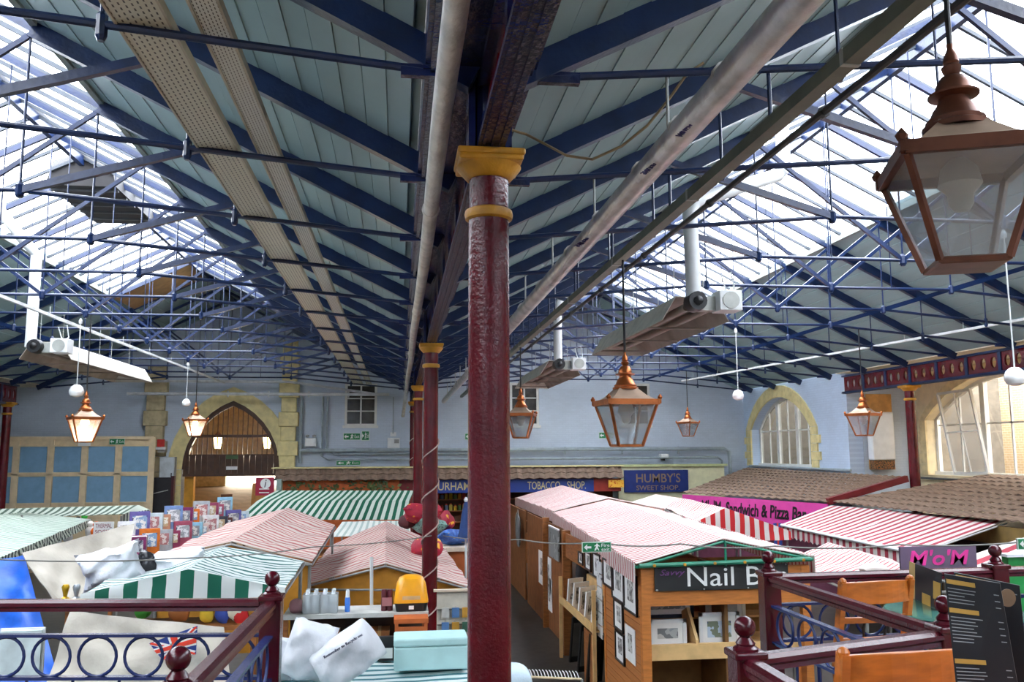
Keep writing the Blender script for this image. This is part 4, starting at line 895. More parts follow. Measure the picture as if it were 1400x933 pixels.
# ================================================================ RIGHT WALL
# outside brick wall seen through the windows
out_b = brickpaint('tan_outside_brick', (206, 178, 140), (226, 214, 190), 'y', size=.23)
struct(MB().bx(18.6, 10, 0, 19.0, 33, 9).build('wall_outside', out_b), 'tan brick wall outside the right hand windows')
struct(MB().bx(13.9, 32.6, 0, 19.0, 33.0, 9).build('wall_outside', M('dark_outside', (128, 120, 108), .8)), 'dark wall outside the arched window')
struct(MB().bx(15.9, 24.5, 0, 18.6, 24.8, 7).build('wall_outside', M('dark_outside', (84, 80, 74), .8)), 'dark yard wall between the right windows')
struct(MB().bx(15.9, 4, -.2, 18.6, 31, 0).build('floor', M('yard_ground', (90, 86, 80), .8)), 'yard ground outside the right wall')
def arch_window(label_sur, label_win, a, x, depth, nl, rows, stone, glassm, quoins=5, sur=.42):
    global wn_n
    t = thing('window_surround', label_sur, 'archway', (x, a[0], a[2]))
    i_, o_ = arch_pts(a, 12), arch_pts(a, 12, grow=sur)
    for k in range(12): MB().prism([i_[k], i_[k + 1], o_[k + 1], o_[k]], 'x', x - .06 - .006 * (k % 2), x - .002).build('stone', stone, t)
    qh = (a[3] - a[2]) / quoins
    for y0, sg in ((a[0], -1), (a[1], 1)):
        for j in range(quoins):
            ext = sur + (.18 if j % 2 else 0)
            MB().bx(x - .06, min(y0, y0 + sg * ext), a[2] + j * qh, x - .002, max(y0, y0 + sg * ext), a[2] + (j + 1) * qh - .008).build('stone', stone, t)
    wn_n += 1; wt = bpy.data.objects.new('window_%d' % wn_n, None); C.objects.link(wt); wt.location = (x + depth, (a[0] + a[1]) / 2, a[2]); struct(wt, label_win)
    i3 = arch_pts((a[0] + .12, a[1] - .12, a[2], a[3], a[4] - .1), 12)
    for k in range(12): MB().prism([i_[k], i_[k + 1], i3[k + 1], i3[k]], 'x', x + depth, x + depth + .1).build('arch_frame', wframe, wt)
    for y0, y1 in ((a[0], a[0] + .12), (a[1] - .12, a[1])): MB().bx(x + depth, y0, a[2], x + depth + .1, y1, a[3] + .02).build('jamb', wframe, wt)
    MB().bx(x + depth - .08, a[0], a[2], x + depth + .12, a[1], a[2] + .1).build('window_sill', wframe, wt)
    def top(y):
        for (p, q) in zip(i3, i3[1:]):
            if p[0] <= y <= q[0]: return p[1] + (q[1] - p[1]) * (y - p[0]) / max(1e-6, q[0] - p[0])
        return a[3]
    W_ = (a[1] - a[0] - .24) / nl
    for k in range(nl):
        y0 = a[0] + .12 + k * W_
        if k: MB().bx(x + depth - .02, y0 - .09, a[2] + .1, x + depth + .1, y0 + .09, top(y0)).build('mullion', wframe, wt)
        MB().bx(x + depth + .02, y0 + W_ / 2 - .025, a[2] + .1, x + depth + .07, y0 + W_ / 2 + .025, top(y0 + W_ / 2)).build('glazing_bar', wframe, wt)
        zm = a[2] + (a[3] + a[4] - a[2]) * .52
        MB().bx(x + depth + .02, y0 + .05, zm - .025, x + depth + .07, y0 + W_ - .05, zm + .025).build('glazing_bar', wframe, wt)
        g = MB(); N = 6; ys = [y0 + W_ * q / N for q in range(N + 1)]
        g.add([(x + depth + .045, y, a[2] + .1) for y in ys] + [(x + depth + .045, y, top(y)) for y in ys], [(q, q + 1, N + 2 + q, N + 1 + q) for q in range(N)]); g.build('pane', glassm, wt)
    return wt
arch_window('cream toothed stone surround of the arched window on the right wall', 'white barred arched window on the right wall', RWIN, 13.35, .3, 3, 2, cream_m, glass('grey_glass', (150, 150, 146), .1, .05))
arch_window('cream stone surround of the large window in the side aisle', 'large white framed window in the side aisle', BWIN, 15.5, .25, 3, 2, M('cream_stone_2', (226, 206, 158), .7), clear_m, sur=.3)
cs = thing('open_casement', 'white casement sash hanging tilted open in the large right window', 'window sash', (15.35, 21.2, 3.3))
A_, B_, C_, D_ = atX(1282, 539, 15.35), atX(1326, 533, 15.35), atX(1352, 647, 15.2), atX(1306, 648, 15.2)
for p, q in ((A_, B_), (B_, C_), (C_, D_), (D_, A_)): MB().beam(p, q, .07, .07).build('sash_rail', wframe, cs)
MB().beam((A_ + B_) / 2, (C_ + D_) / 2, .035, .035).build('glazing_bar', wframe, cs); MB().beam((A_ + D_) / 2, (B_ + C_) / 2, .035, .035).build('glazing_bar', wframe, cs)
MB().add([A_, B_, C_, D_], [(0, 1, 2, 3)]).build('pane', glass('rippled_glass', (215, 215, 215), .15, .15, haze=.15), cs)
t = thing('boiler', 'white wall boiler cabinet on the pale return wall', 'boiler', (14.3, 24.0, 3.3))
MB().bx(13.95, 24.14, 3.3, 14.75, 24.19, 5.55).build('backboard', M('orange_ply', (206, 150, 80), .6), t); bevel(MB().bx(13.9, 23.85, 3.58, 14.62, 24.14, 5.0).build('casing', white_m, t), .04)
MB().bx(13.95, 23.9, 3.3, 14.6, 24.14, 3.6).build('pipework', patchwork('copper_pipes', [(60, 46, 36), (150, 96, 50), (40, 34, 30), (180, 130, 70)], 22), t)
wp('grey pipes at the foot of the arched window', [(13.25, 31.4, 3.3), (13.25, 24.0, 3.28)], .04)
wp('second grey pipe at the foot of the arched window', [(13.2, 31.2, 3.18), (13.2, 24.0, 3.16)], .035)
wp('dark cables along the foot of the large window', [(15.38, 23.9, 3.05), (15.38, 12, 3.05)], .03, dkpipe_m)
# --- right hand shops: tiled roofs and pink fascia
EA, EB, ED = Vector((8.85, 26.3, 2.55)), Vector((10.85, 20.9, 2.55)), Vector((11.25, 12.5, 2.55))
TA, TB, TD = Vector((13.25, 31.6, 3.2)), Vector((13.15, 21.15, 3.16)), Vector((15.3, 15.0, 3.2))
tile_slope('brown tiled roof of the pink sandwich bar', EA, EB, TB, TA, 11)
tile_slope('brown tiled roof of the right hand near shop', EB + Vector((.12, -.1, 0)), ED, TD, Vector((15.3, 20.8, 3.2)), 10)
o = MB().beam(EB + Vector((.02, 0, .03)), TB + Vector((-.06, -.22, -.02)), .14, .16).build('barge_board', M('dark_red_board', (112, 26, 34), .5)); tag(o, 'dark red barge board between the two right hand tiled roofs', 'board')
pk = thing('market_shop', 'pink sandwich bar fascia with black lettering below tiled roof', 'shop', (EA + EB) / 2 - Vector((0, 0, 2.5)))
pinkm = M('hot_pink_fascia', (206, 66, 150), .5, var=.05); dirn = (EB - EA).normalized(); nf = Vector((dirn.y, -dirn.x, 0)); nf = nf if nf.y < 0 else -nf
q0, q1 = EA + dirn * .0 - Vector((0, 0, .08)), EB - Vector((0, 0, .08))
def slab(p, q, z0, z1, nrm, th=.04):
    m = MB(); v = [Vector((p.x, p.y, z0)), Vector((q.x, q.y, z0)), Vector((q.x, q.y, z1)), Vector((p.x, p.y, z1))]
    return m.add(v + [a - nrm * th for a in v], [(0, 1, 2, 3), (7, 6, 5, 4), (0, 4, 5, 1), (1, 5, 6, 2), (2, 6, 7, 3), (3, 7, 4, 0)])
pfa = slab(q0, q1, 1.8, 2.52, nf).build('fascia', pinkm, pk); slab(q0 - nf * .3, q1 - nf * .3, 0, 1.8, nf).build('wall_panel', M('pink_shop_wall', (110, 60, 80), .6), pk)
text('sign_lettering', "M'o'M  Sandwich & Pizza Bar.", black_m, pfa, q0 + dirn * .9 + nf * .01 + Vector((0, 0, -.42)), dirn, (0, 0, 1), .36, 4.2, bold=.02, shear=.15)

# ================================================================ MARKET STALLS
pinkst = stripes('pink_white_canvas', (236, 224, 218), (196, 92, 98), .125, .66, var=.06)
pinkfine = stripes('faded_pink_canvas', (226, 210, 200), (196, 112, 112), .21, .62, var=.2)
redst = stripes('red_white_canvas', (236, 226, 220), (214, 44, 48), .2, .5, var=.06)
redaw = stripes('crimson_white_awning', (236, 226, 222), (182, 66, 82), .3, .55, var=.08)
greenst = stripes('green_white_canvas', (228, 240, 230), (36, 112, 84), .23, .52, var=.06)
tealst = stripes('teal_white_canvas', (222, 230, 228), (54, 112, 104), .17, .66, var=.12)
tealbig = stripes('bold_green_white_canvas', (232, 236, 232), (18, 104, 80), .3, .5, var=.05)
dullgr = stripes('dull_green_white_canvas', (214, 224, 210), (92, 112, 96), .16, .55, var=.18)
palegr = stripes('pale_green_awning', (222, 232, 220), (150, 178, 160), .16, .6, var=.15)
aquast = stripes('aqua_white_sheet', (226, 240, 238), (70, 132, 142), .13, .6, var=.08)
frame_m = M('stall_tube_grey', (150, 150, 146), .5, metal=.3); gtube = M('green_stall_tube', (26, 120, 92), .45)
def canopy_stall(label, F, B, mat, cat='stall', sag=.06, wr=.015, val=None, valz=.2, gable=None, gz=None, posts=True, fmat=frame_m, gable_solid=None, body=None, nu=14, seed=3, valside=(1, 1)):
    F = [Vector(p) for p in F]; B = [Vector(p) for p in B]; c = sum(F + B, Vector((0, 0, 0))) / 6
    t = thing('market_stall', label, cat, (c.x, c.y, 0)); ul = (B[1] - F[1]).length
    MB().sheet(F[1], B[1], B[0], F[0], nu, 8, sag, wr, u0=0, ulen=ul, seed=seed).build('canopy_slope', mat, t, smooth=True)
    MB().sheet(F[1], B[1], B[2], F[2], nu, 8, sag, wr, u0=0, ulen=ul, seed=seed + 1).build('canopy_slope', mat, t, smooth=True)
    for p, q in ((F[0], F[1]), (F[1], F[2]), (B[0], B[1]), (B[1], B[2]), (F[0], B[0]), (F[1], B[1]), (F[2], B[2]), (F[0], F[2]), (B[0], B[2])):
        dz = Vector((0, 0, -.05)); MB().tube([p + dz, q + dz], .02, 6).build('frame_tube', fmat, t)
    if posts:
        for p in (F[0], F[2], B[0], B[2]):
            q = p.lerp(c, .04); MB().tube([(q.x, q.y, 0), (q.x, q.y, p.z - .04)], .025, 6).build('post', fmat, t)
    if val:
        for s, (p, q) in zip(valside, ((F[0], B[0]), (F[2], B[2]))):
            if not s: continue
            out = Vector((p.x - F[1].x, 0, 0)).normalized() * .03
            MB().sheet(p + out, q + out, q + out + Vector((0, 0, -valz)), p + out + Vector((0, 0, -valz)), 28, 2, 0, .012, u0=0, ulen=ul, seed=seed + 5).build('valance', val, t, smooth=True)
    if gable:
        g0 = Vector((0, -.03, 0)); x0 = 0
        for p, q in ((F[0], F[1]), (F[1], F[2])):
            zz = gz if gz else min(p.z, q.z) - .1
            MB().sheet(p + g0, q + g0, Vector((q.x, q.y - .05, zz)), Vector((p.x, p.y - .05, zz)), 12, 3, 0, .01, u0=x0, ulen=abs(q.x - p.x), seed=seed + 9).build('gable_cloth', gable, t, smooth=True); x0 += abs(q.x - p.x)
    if gable_solid:
        MB().prism([(F[0].x + .06, gz), (F[2].x - .06, gz), (F[2].x - .06, F[2].z - .06), (F[1].x, F[1].z - .06), (F[0].x + .06, F[0].z - .06)], 'y', F[0].y + .12, F[0].y + .15).build('gable_board', gable_solid, t)
    return t
# --- left half
t = canopy_stall('faded pink striped stall roof before the book display', [(-3.5, 13.2, 2.39), (-2.4, 13.2, 2.614), (-1.24, 13.2, 2.30)], [(-3.3, 18, 2.52), (-2.19, 18, 2.785), (-1.25, 18, 2.43)], pinkfine, gable_solid=mustard_m, gz=1.0, wr=.02)
t = canopy_stall('faded pink striped stall roof with mustard gable behind the goods bench', [(-1.651, 14.67, 1.728), (-.188, 14.67, 2.067), (1.27, 14.67, 1.639)], [(-1.422, 19.69, 1.868), (-.254, 19.69, 2.354), (.99, 19.69, 1.817)], pinkfine, gable_solid=mustard_m, gz=.5, wr=.022, seed=11)
MB().tube([atY(508, 762, 14.6), atY(508, 832, 14.6)], .028, 6).build('white_pole', white_m, t)
canopy_stall('teal and white striped stall with bold green valance at left', [(-3.46, 10.3, 2.354), (-2.33, 10.3, 2.595), (-1.26, 10.3, 2.36)], [(-3.46, 12.4, 2.37), (-2.345, 12.4, 2.62), (-1.27, 12.4, 2.41)], tealst, gable=tealbig, gz=2.27, seed=21)
t = thing('market_stall', 'long green and white striped awning before the orange shop wall', 'stall', (-1.8, 25.5, 0))
a1, a2, a3, a4 = atY(378, 671, 27), atY(566, 671, 27), atY(560, 685, 25.2), atY(352, 685, 25.2); b3, b4 = atY(556, 711, 25.05), atY(322, 711, 25.05)
MB().sheet(a1, a2, a3, a4, 20, 4, .02, .008, ulen=5.2).build('canopy_slope', greenst, t, smooth=True); MB().sheet(a4, a3, b3, b4, 20, 3, 0, .012, ulen=5.2).build('valance', greenst, t, smooth=True)
for p in (a1, a2, b3, b4): MB().tube([(p.x, p.y + .1, 0), (p.x, p.y + .1, p.z)], .03, 6).build('post', frame_m, t)
MB().bx(b4.x + .2, 24.8, 0, b3.x - .2, 26.8, 1.0).build('counter', wood2_m, t)
t = thing('market_stall', 'pale striped flat canopy between the pink roofs and green awning', 'stall', (-.5, 22.7, 0))
q = [atZ(452, 738, 2.35), atZ(545, 716, 2.35), atZ(548, 712, 2.4), atZ(458, 717, 2.4)]
q = [Vector((-1.56, 21.1, 1.9)), Vector((.33, 21.6, 1.9)), Vector((.33, 24.4, 2.0)), Vector((-1.5, 24.3, 2.0))]
MB().sheet(q[0], q[1], q[2], q[3], 10, 6, .05, .01).build('canopy', stripes('white_green_faint', (240, 242, 236), (190, 206, 200), .16, .6), t, smooth=True)
for p in q: MB().tube([(p.x, p.y, 0), (p.x, p.y, p.z - .02)], .025, 6).build('post', frame_m, t)
# far left awnings
t = thing('market_stall', 'dull green striped awning at far left before the panelled partition', 'stall', (-9, 23, 0))
q = [atZ(-40, 697, 2.62), atZ(190, 691, 2.62), atZ(170, 703, 2.5), atZ(-60, 711, 2.42)]
MB().sheet(q[0], q[1], q[2], q[3], 20, 4, .03, .01).build('canopy', dullgr, t, smooth=True)
e0, e1 = atZ(166, 703, 2.5), atZ(204, 697, 2.5); MB().sheet(e0, e1, e1 - Vector((0, 0, .36)), e0 - Vector((0, 0, .36)), 14, 2, 0, .01).build('valance', stripes('grey_white_valance', (224, 230, 220), (96, 108, 104), .16, .5), t, smooth=True)
MB().sheet(q[2], e0, e1, q[1], 4, 4).build('canopy_end', dullgr, t, smooth=True)
for p in (q[0], e1, q[3], e0): MB().tube([(p.x, p.y, 0), (p.x, p.y, p.z - .05)], .025, 6).build('post', frame_m, t)
t = thing('market_stall', 'pale green striped sloping awning at the left edge above the blue tarpaulin', 'stall', (-7, 17, 0))
E1, E2, R2_, R1_ = atZ(124, 710, 2.40), atZ(-70, 792, 2.40), atZ(-260, 730, 2.85), atZ(30, 701, 2.78)
MB().sheet(R2_, R1_, E1, E2, 26, 8, .05, .012, ulen=9).build('canopy', palegr, t, smooth=True)
MB().sheet(E2, E1, E1 - Vector((0, 0, .17)), E2 - Vector((0, 0, .17)), 40, 3, 0, .02, ulen=9).build('valance', stripes('dark_green_valance', (228, 236, 222), (60, 72, 70), .18, .55), t, smooth=True)
for p in (E1, E2, R1_): MB().tube([(p.x, p.y, 0), (p.x, p.y, p.z - .05)], .025, 6).build('post', frame_m, t)
# tarpaulins
def cloth(label, name, q, mat, nu=24, nv=24, sag=0, wr=.05, seed=1, cat='sheet'):
    o = MB().sheet(q[0], q[1], q[2], q[3], nu, nv, sag, wr, t=.015, seed=seed).build(name, mat, smooth=True); return tag(o, label, cat)
bluet = M('blue_tarpaulin', (18, 86, 184), .5, var=.2, scale=3, bump=.3, bscale=9); grycl = M('grey_dust_sheet', (172, 165, 152), .85, var=.1, scale=3, bump=.6, bscale=8)
cloth('bright blue tarpaulin draped below the pale awning at left', 'blue_tarpaulin', [atY(-60, 775, 12.8), atY(33, 759, 12.8), atY(84, 945, 11.2), atY(-60, 945, 11.2)], bluet, wr=.055, seed=4)
cloth('pale grey dust sheet stretched behind the white sacks at left', 'dust_sheet', [atY(30, 756, 12.6), atY(184, 716, 14.2), atY(168, 800, 12.6), atY(82, 836, 11.6)], grycl, wr=.045, sag=.3, seed=6)
cloth('pale grey dust sheet hanging below the gallery handrail at left', 'dust_sheet', [atY(96, 836, 10.05), atY(306, 858, 9.75), atY(318, 955, 9.3), atY(56, 955, 9.5)], grycl, wr=.05, seed=8)
# lumpy sacks and cushions
def blob(name, label, cat, c, d, mat, rz=0.0, tilt=0.0, roll=0.0, power=.55, lump=.06, seed=1, label_part=None, n=18, pinch=.0, group=None):
    rr = random.Random(seed); ph = [rr.uniform(0, 6.28) for _ in range(5)]; vs = []; fs = []; m = n // 2 + 3
    rot = Matrix.Rotation(rz, 3, 'Z') @ Matrix.Rotation(tilt, 3, 'X') @ Matrix.Rotation(roll, 3, 'Y')
    sg = lambda a, e: math.copysign(abs(a) ** e, a)
    for j in range(m + 1):
        la = -math.pi / 2 + math.pi * j / m
        for i in range(n):
            lo = 2 * math.pi * i / n
            x, y, z_ = sg(math.cos(la), 1) * sg(math.cos(lo), power), sg(math.cos(la), 1) * sg(math.sin(lo), power), sg(math.sin(la), .9)
            k = 1 + lump * (math.sin(3 * x + ph[0]) * math.cos(3 * y + ph[1]) + .6 * math.sin(5 * z_ + 4 * x + ph[2]) + .5 * math.sin(9 * y + ph[3]))
            v = Vector((x * d[0] / 2 * k, y * d[1] / 2 * k, z_ * d[2] / 2 * k))
            vs.append(rot @ v + Vector(c))
    for j in range(m):
        for i in range(n): fs.append((j * n + i, j * n + (i + 1) % n, (j + 1) * n + (i + 1) % n, (j + 1) * n + i))
    o = MB().add(vs, fs).build(name, mat, smooth=True)
    return tag(o, label, cat, group)
def pillow(name, label, cat, c, w_, h_, t_, mat, rot=(0, 0, 0), wr=.02, seed=1, group=None, n=16, pinch=.12):
    """stuffed bag: a w x h rectangle in the XZ plane, plump in the middle, seamed edge, pulled-out corners"""
    rr = random.Random(seed); ph = [rr.uniform(0, 6.28) for _ in range(6)]; Rm = Matrix.Rotation(rot[2], 3, 'Z') @ Matrix.Rotation(rot[1], 3, 'Y') @ Matrix.Rotation(rot[0], 3, 'X'); c = Vector(c)
    vs = []; idx = {}; fs = []
    for side in (-1, 1):
        for j in range(n + 1):
            for i in range(n + 1):
                u, v = -1 + 2 * i / n, -1 + 2 * j / n; edge = i in (0, n) or j in (0, n)
                if side == 1 and edge: idx[(1, i, j)] = idx[(-1, i, j)]; continue
                f = (max(0, 1 - u ** 4) ** .5) * (max(0, 1 - v ** 4) ** .5); k = 1 - pinch * ((1 - v * v) * u * u if abs(u) > abs(v) else (1 - u * u) * v * v)
                wob = wr * (math.sin(4 * u + 3 * v + ph[0]) + .7 * math.sin(7 * v - 5 * u + ph[1]) + .5 * math.sin(11 * u + ph[2]) * math.cos(9 * v + ph[3])) * (f ** .5)
                x, z_ = u * w_ / 2 * k, v * h_ / 2 * k; y = side * (t_ / 2 * f) + wob * .6
                idx[(side, i, j)] = len(vs); vs.append(Rm @ Vector((x + wob * .3, y, z_ + wob * .3)) + c)
        for j in range(n):
            for i in range(n):
                q = (idx[(side, i, j)], idx[(side, i + 1, j)], idx[(side, i + 1, j + 1)], idx[(side, i, j + 1)]); fs.append(q if side == -1 else q[::-1])
    o = MB().add(vs, fs).build(name, mat, smooth=True)
    return tag(o, label, cat, group)
plast = M('white_plastic_sack', (216, 219, 224), .3, var=.05, bump=1.0, bscale=6); plastb = M('black_plastic_sack', (46, 46, 50), .25, var=.2, bump=.6, bscale=9)
o = pillow('plastic_sack', 'stuffed white plastic sack lying before the grey dust sheet', 'sack', atY(152, 774, 11.6), .78, .5, .5, plast, (.1, -.25, .1), wr=.05, seed=2, pinch=.2)
MB().tube([atY(183, 752, 11.6), atY(187, 745, 11.6)], [.07, .02], 8).build('knotted_neck', plast, o)
blob('plastic_sack', 'shiny black plastic sack beside the stuffed white sack', 'sack', atY(200, 772, 11.9), (.3, .35, .34), plastb, lump=.14, seed=5)
pillow('plastic_sack', 'loose white plastic sack on top of the teal stall', 'sack', atY(246, 770, 11.9), .66, .34, .4, plast, (.3, -.1, 0), wr=.05, seed=9)
# goods along the pale awning
toy = [((76, 738), (50, 50, 96), 'navy'), ((88, 727), (226, 190, 60), 'yellow'), ((98, 724), (222, 170, 40), 'golden'), ((106, 720), (30, 30, 34), 'black'), ((115, 716), (70, 190, 70), 'green'), ((92, 735), (236, 236, 230), 'white'), ((123, 727), (226, 220, 214), 'cream'), ((131, 728), (236, 110, 30), 'orange')]
for k, (p, c, nm) in enumerate(toy):
    b = atZ(p[0], p[1], 2.16); o = blob('soft_toy', '%s soft toy hanging under the edge of the pale green awning' % nm, 'toy', b, (.2, .16, .24), M('toy_%s' % nm, c, .8), lump=.12, seed=k, n=12, group='goods under the pale awning')
    MB().lathe([(.02, b.z + .1), (.07, b.z + .13), (.075, b.z + .18), (.03, b.z + .23)], 10, (b.x, b.y, 0)).build('head', M('toy_%s' % nm, c), o, smooth=True)
p = atZ(141, 733, 2.1); t = thing('price_card', 'white card with red lettering behind the grey dust sheet', 'card', p)
w_ = .42; h_ = .3; MB().bx(p.x - w_ / 2, p.y, p.z, p.x + w_ / 2, p.y + .02, p.z + h_).build('card', paper_m, t)
for k, s_ in enumerate(('THERMAL', 'SOCKS')): text('lettering', s_, M('red_ink', (130, 30, 40), .6), t, (p.x - .17, p.y - .003, p.z + .17 - k * .13), (1, 0, 0), (0, 0, 1), .09, .34, depth=.003)
p = atZ(75, 745, 2.15); t = thing('price_card', 'small white price card under the pale awning edge', 'card', p); MB().box((p.x, p.y, p.z + .1), (.22, .012, .2), rz=.3).build('card', paper_m, t); MB().box((p.x - .002, p.y - .008, p.z + .12), (.15, .005, .03), rz=.3).build('printed_line', M('red_ink', (130, 30, 40)), t)
zt_b = atY(95, 822, 11.0).z - .04; tsb = thing('display_plinth', 'small dark plinth under the trophies by the grey sheet', 'plinth', (-3.6, 11, 0)); pX = atY(95, 822, 11.0).x; MB().bx(pX - .2, 10.9, zt_b - .05, pX + .2, 11.1, zt_b - .001).build('top', wood2_m, tsb); MB().bx(pX - .03, 10.97, 0, pX + .03, 11.03, zt_b - .05).build('leg', wood2_m, tsb)
for k, (u, nm, c) in enumerate(((89, 'gold trophy', (214, 170, 40)), (104, 'silver foil balloon weight', (190, 196, 200)))):
    b = Vector((atY(u, 818, 11.0).x, 11.0, zt_b + .04)); t = thing('trophy', '%s standing in front of the grey dust sheet' % nm, 'ornament', b)
    MB().lathe([(.05, b.z), (.05, b.z + .03), (.02, b.z + .05), (.03, b.z + .1), (.045, b.z + .16), (.03, b.z + .19)], 12, (b.x, b.y, 0)).build('cup', M('metal_%d' % k, c, .3, metal=.7), t, smooth=True); MB().bx(b.x - .06, b.y - .06, b.z - .04, b.x + .06, b.y + .06, b.z).build('plinth', black_m, t)
# plush goods under the bold valance
for k, (u, v, c, nm) in enumerate(((196, 832, (70, 160, 60), 'green'), (245, 836, (176, 106, 54), 'brown'), (283, 838, (240, 200, 60), 'yellow'), (322, 836, (236, 226, 200), 'cream'), (330, 842, (210, 40, 40), 'red'), (304, 840, (60, 80, 160), 'blue'))):
    b = atY(u, v, 10.5); o = blob('plush_toy', '%s plush toy in the row under the bold green valance' % nm, 'toy', b, (.26 if nm == 'brown' else .17, .16, .22), M('plush_%s' % nm, c, .85), lump=.1, seed=k + 30, n=14, group='plush toys under the green valance')
    for s in (-1, 1): MB().lathe([(.01, b.z + .06), (.045, b.z + .09), (.045, b.z + .13), (.01, b.z + .16)], 8, (b.x + s * .06, b.y - .02, 0)).build('ear', M('plush_%s' % nm, c), o, smooth=True)
# bench under the plush toys so that they stand on something
t = thing('display_bench', 'display bench hidden behind the grey dust sheet carrying plush toys', 'bench', (-2.3, 10.5, 0)); zb = atY(250, 846, 10.5).z - .06
MB().bx(-3.2, 10.3, zb - .05, -1.5, 10.9, zb).build('top', wood2_m, t)
for x in (-3.1, -1.6):
    for y in (10.35, 10.85): MB().bx(x - .03, y - .03, 0, x + .03, y + .03, zb - .05).build('leg', wood2_m, t)
# flag behind the railing
fa = thing('flag', 'small union flag pinned below the handrail at left', 'flag', atY(205, 880, 9.4))
c0, c1, c2, c3 = atY(204, 880, 9.4), atY(270, 856, 9.4), atY(268, 895, 9.4), atY(222, 903, 9.4); off = Vector((0, -.004, 0))
fc = lambda u, v: (c3 * (1 - u) + c2 * u) * (1 - v) + (c0 * (1 - u) + c1 * u) * v
def fpoly(name, pts, mat, k): P = [fc(*p) + off * k for p in pts]; n = len(P); MB().add(P + [p + Vector((0, .003, 0)) for p in P], [tuple(range(n)), tuple(range(n, 2 * n))[::-1]] + [(i, n + i, n + (i + 1) % n, (i + 1) % n) for i in range(n)]).build(name, mat, fa)
fpoly('blue_field', [(0, 0), (1, 0), (1, 1), (0, 1)], M('flag_blue', (36, 60, 130), .7), 0)
for pts in ([(0, .12), (.12, 0), (1, .88), (.88, 1)], [(0, .88), (.12, 1), (1, .12), (.88, 0)]): fpoly('white_saltire', pts, paper_m, 1)
for pts in ([(0, .05), (.05, 0), (1, .95), (.95, 1)], [(0, .95), (.05, 1), (1, .05), (.95, 0)]): fpoly('red_saltire', pts, M('flag_red', (222, 60, 36), .7), 2)
for pts in ([(.38, 0), (.62, 0), (.62, 1), (.38, 1)], [(0, .34), (1, .34), (1, .66), (0, .66)]): fpoly('white_cross', pts, paper_m, 3)
for pts in ([(.43, 0), (.57, 0), (.57, 1), (.43, 1)], [(0, .41), (1, .41), (1, .59), (0, .59)]): fpoly('red_cross', pts, M('flag_red', (222, 60, 36)), 4)
# pale board and striped sheet below the left railing
o = MB().box(atY(28, 895, 10.2), (.42, .05, .5)).build('display_board', M('pale_board', (206, 218, 216), .6)); tag(o, 'pale display board standing against the blue tarpaulin', 'board'); MB().box(atY(28, 895, 10.2) + Vector((0, .03, 0)), (.46, .02, .54)).build('board_edge', white_m, o)
t = thing('market_stall', 'aqua striped sheet roof low at left under the railing', 'stall', (-3.1, 8.6, 0)); q = [atZ(60, 990, 1.5), atZ(250, 985, 1.5), atZ(270, 912, 1.55), atZ(110, 918, 1.55)]
MB().sheet(q[3], q[0], q[1], q[2], 10, 6, .02, .01).build('canopy', aquast, t, smooth=True)
for p in q: MB().tube([(p.x, p.y, 0), (p.x, p.y, p.z - .02)], .025, 6).build('post', frame_m, t)

# --- book display
bt = thing('book_stand', 'sloping display stand carrying the row of boxed books', 'stand', (-4.6, 16.5, 0))
BK0, BK1 = atZ(192, 765, 2.0), atZ(334, 722, 2.0)
def bkpos(s, row): return BK0.lerp(BK1, s) + Vector((0, 0, row * .3))
for r_ in range(2):
    p, q = bkpos(-.03, r_), bkpos(1.06, r_); off = Vector((-.3 * r_ - .1, 0, -.03)); MB().beam(p + off, q + off, .34, .03).build('shelf', wood2_m, bt)
for s in (0, .5, 1.0):
    p = bkpos(s, 0); MB().bx(p.x - .5, p.y - .03, 0, p.x - .44, p.y + .03, p.z + .2).build('post', wood2_m, bt); MB().bx(p.x - .02, p.y - .03, 0, p.x + .04, p.y + .03, p.z - .05).build('post', wood2_m, bt)
bc = [((128, 44, 92), 'magenta'), ((150, 60, 90), 'plum'), ((216, 190, 180), 'blush'), ((90, 52, 46), 'dark brown'), ((196, 140, 110), 'tan'), ((222, 120, 40), 'orange'), ((170, 80, 100), 'rose'), ((236, 236, 236), 'white'), ((104, 96, 160), 'violet'), ((120, 150, 200), 'blue'), ((180, 186, 190), 'silver'), ((150, 200, 220), 'sky blue'), ((60, 60, 70), 'charcoal'), ((206, 220, 224), 'pale aqua')]
ARTS = [[(70, 70, 84), (150, 150, 156), (226, 222, 216), (120, 60, 70)], [(60, 90, 140), (140, 170, 200), (236, 236, 232), (90, 90, 96)], [(110, 50, 70), (190, 130, 130), (232, 220, 214), (60, 40, 46)], [(150, 110, 70), (206, 180, 140), (240, 234, 220), (90, 70, 50)], [(90, 96, 100), (170, 176, 180), (236, 238, 240), (60, 110, 120)]]
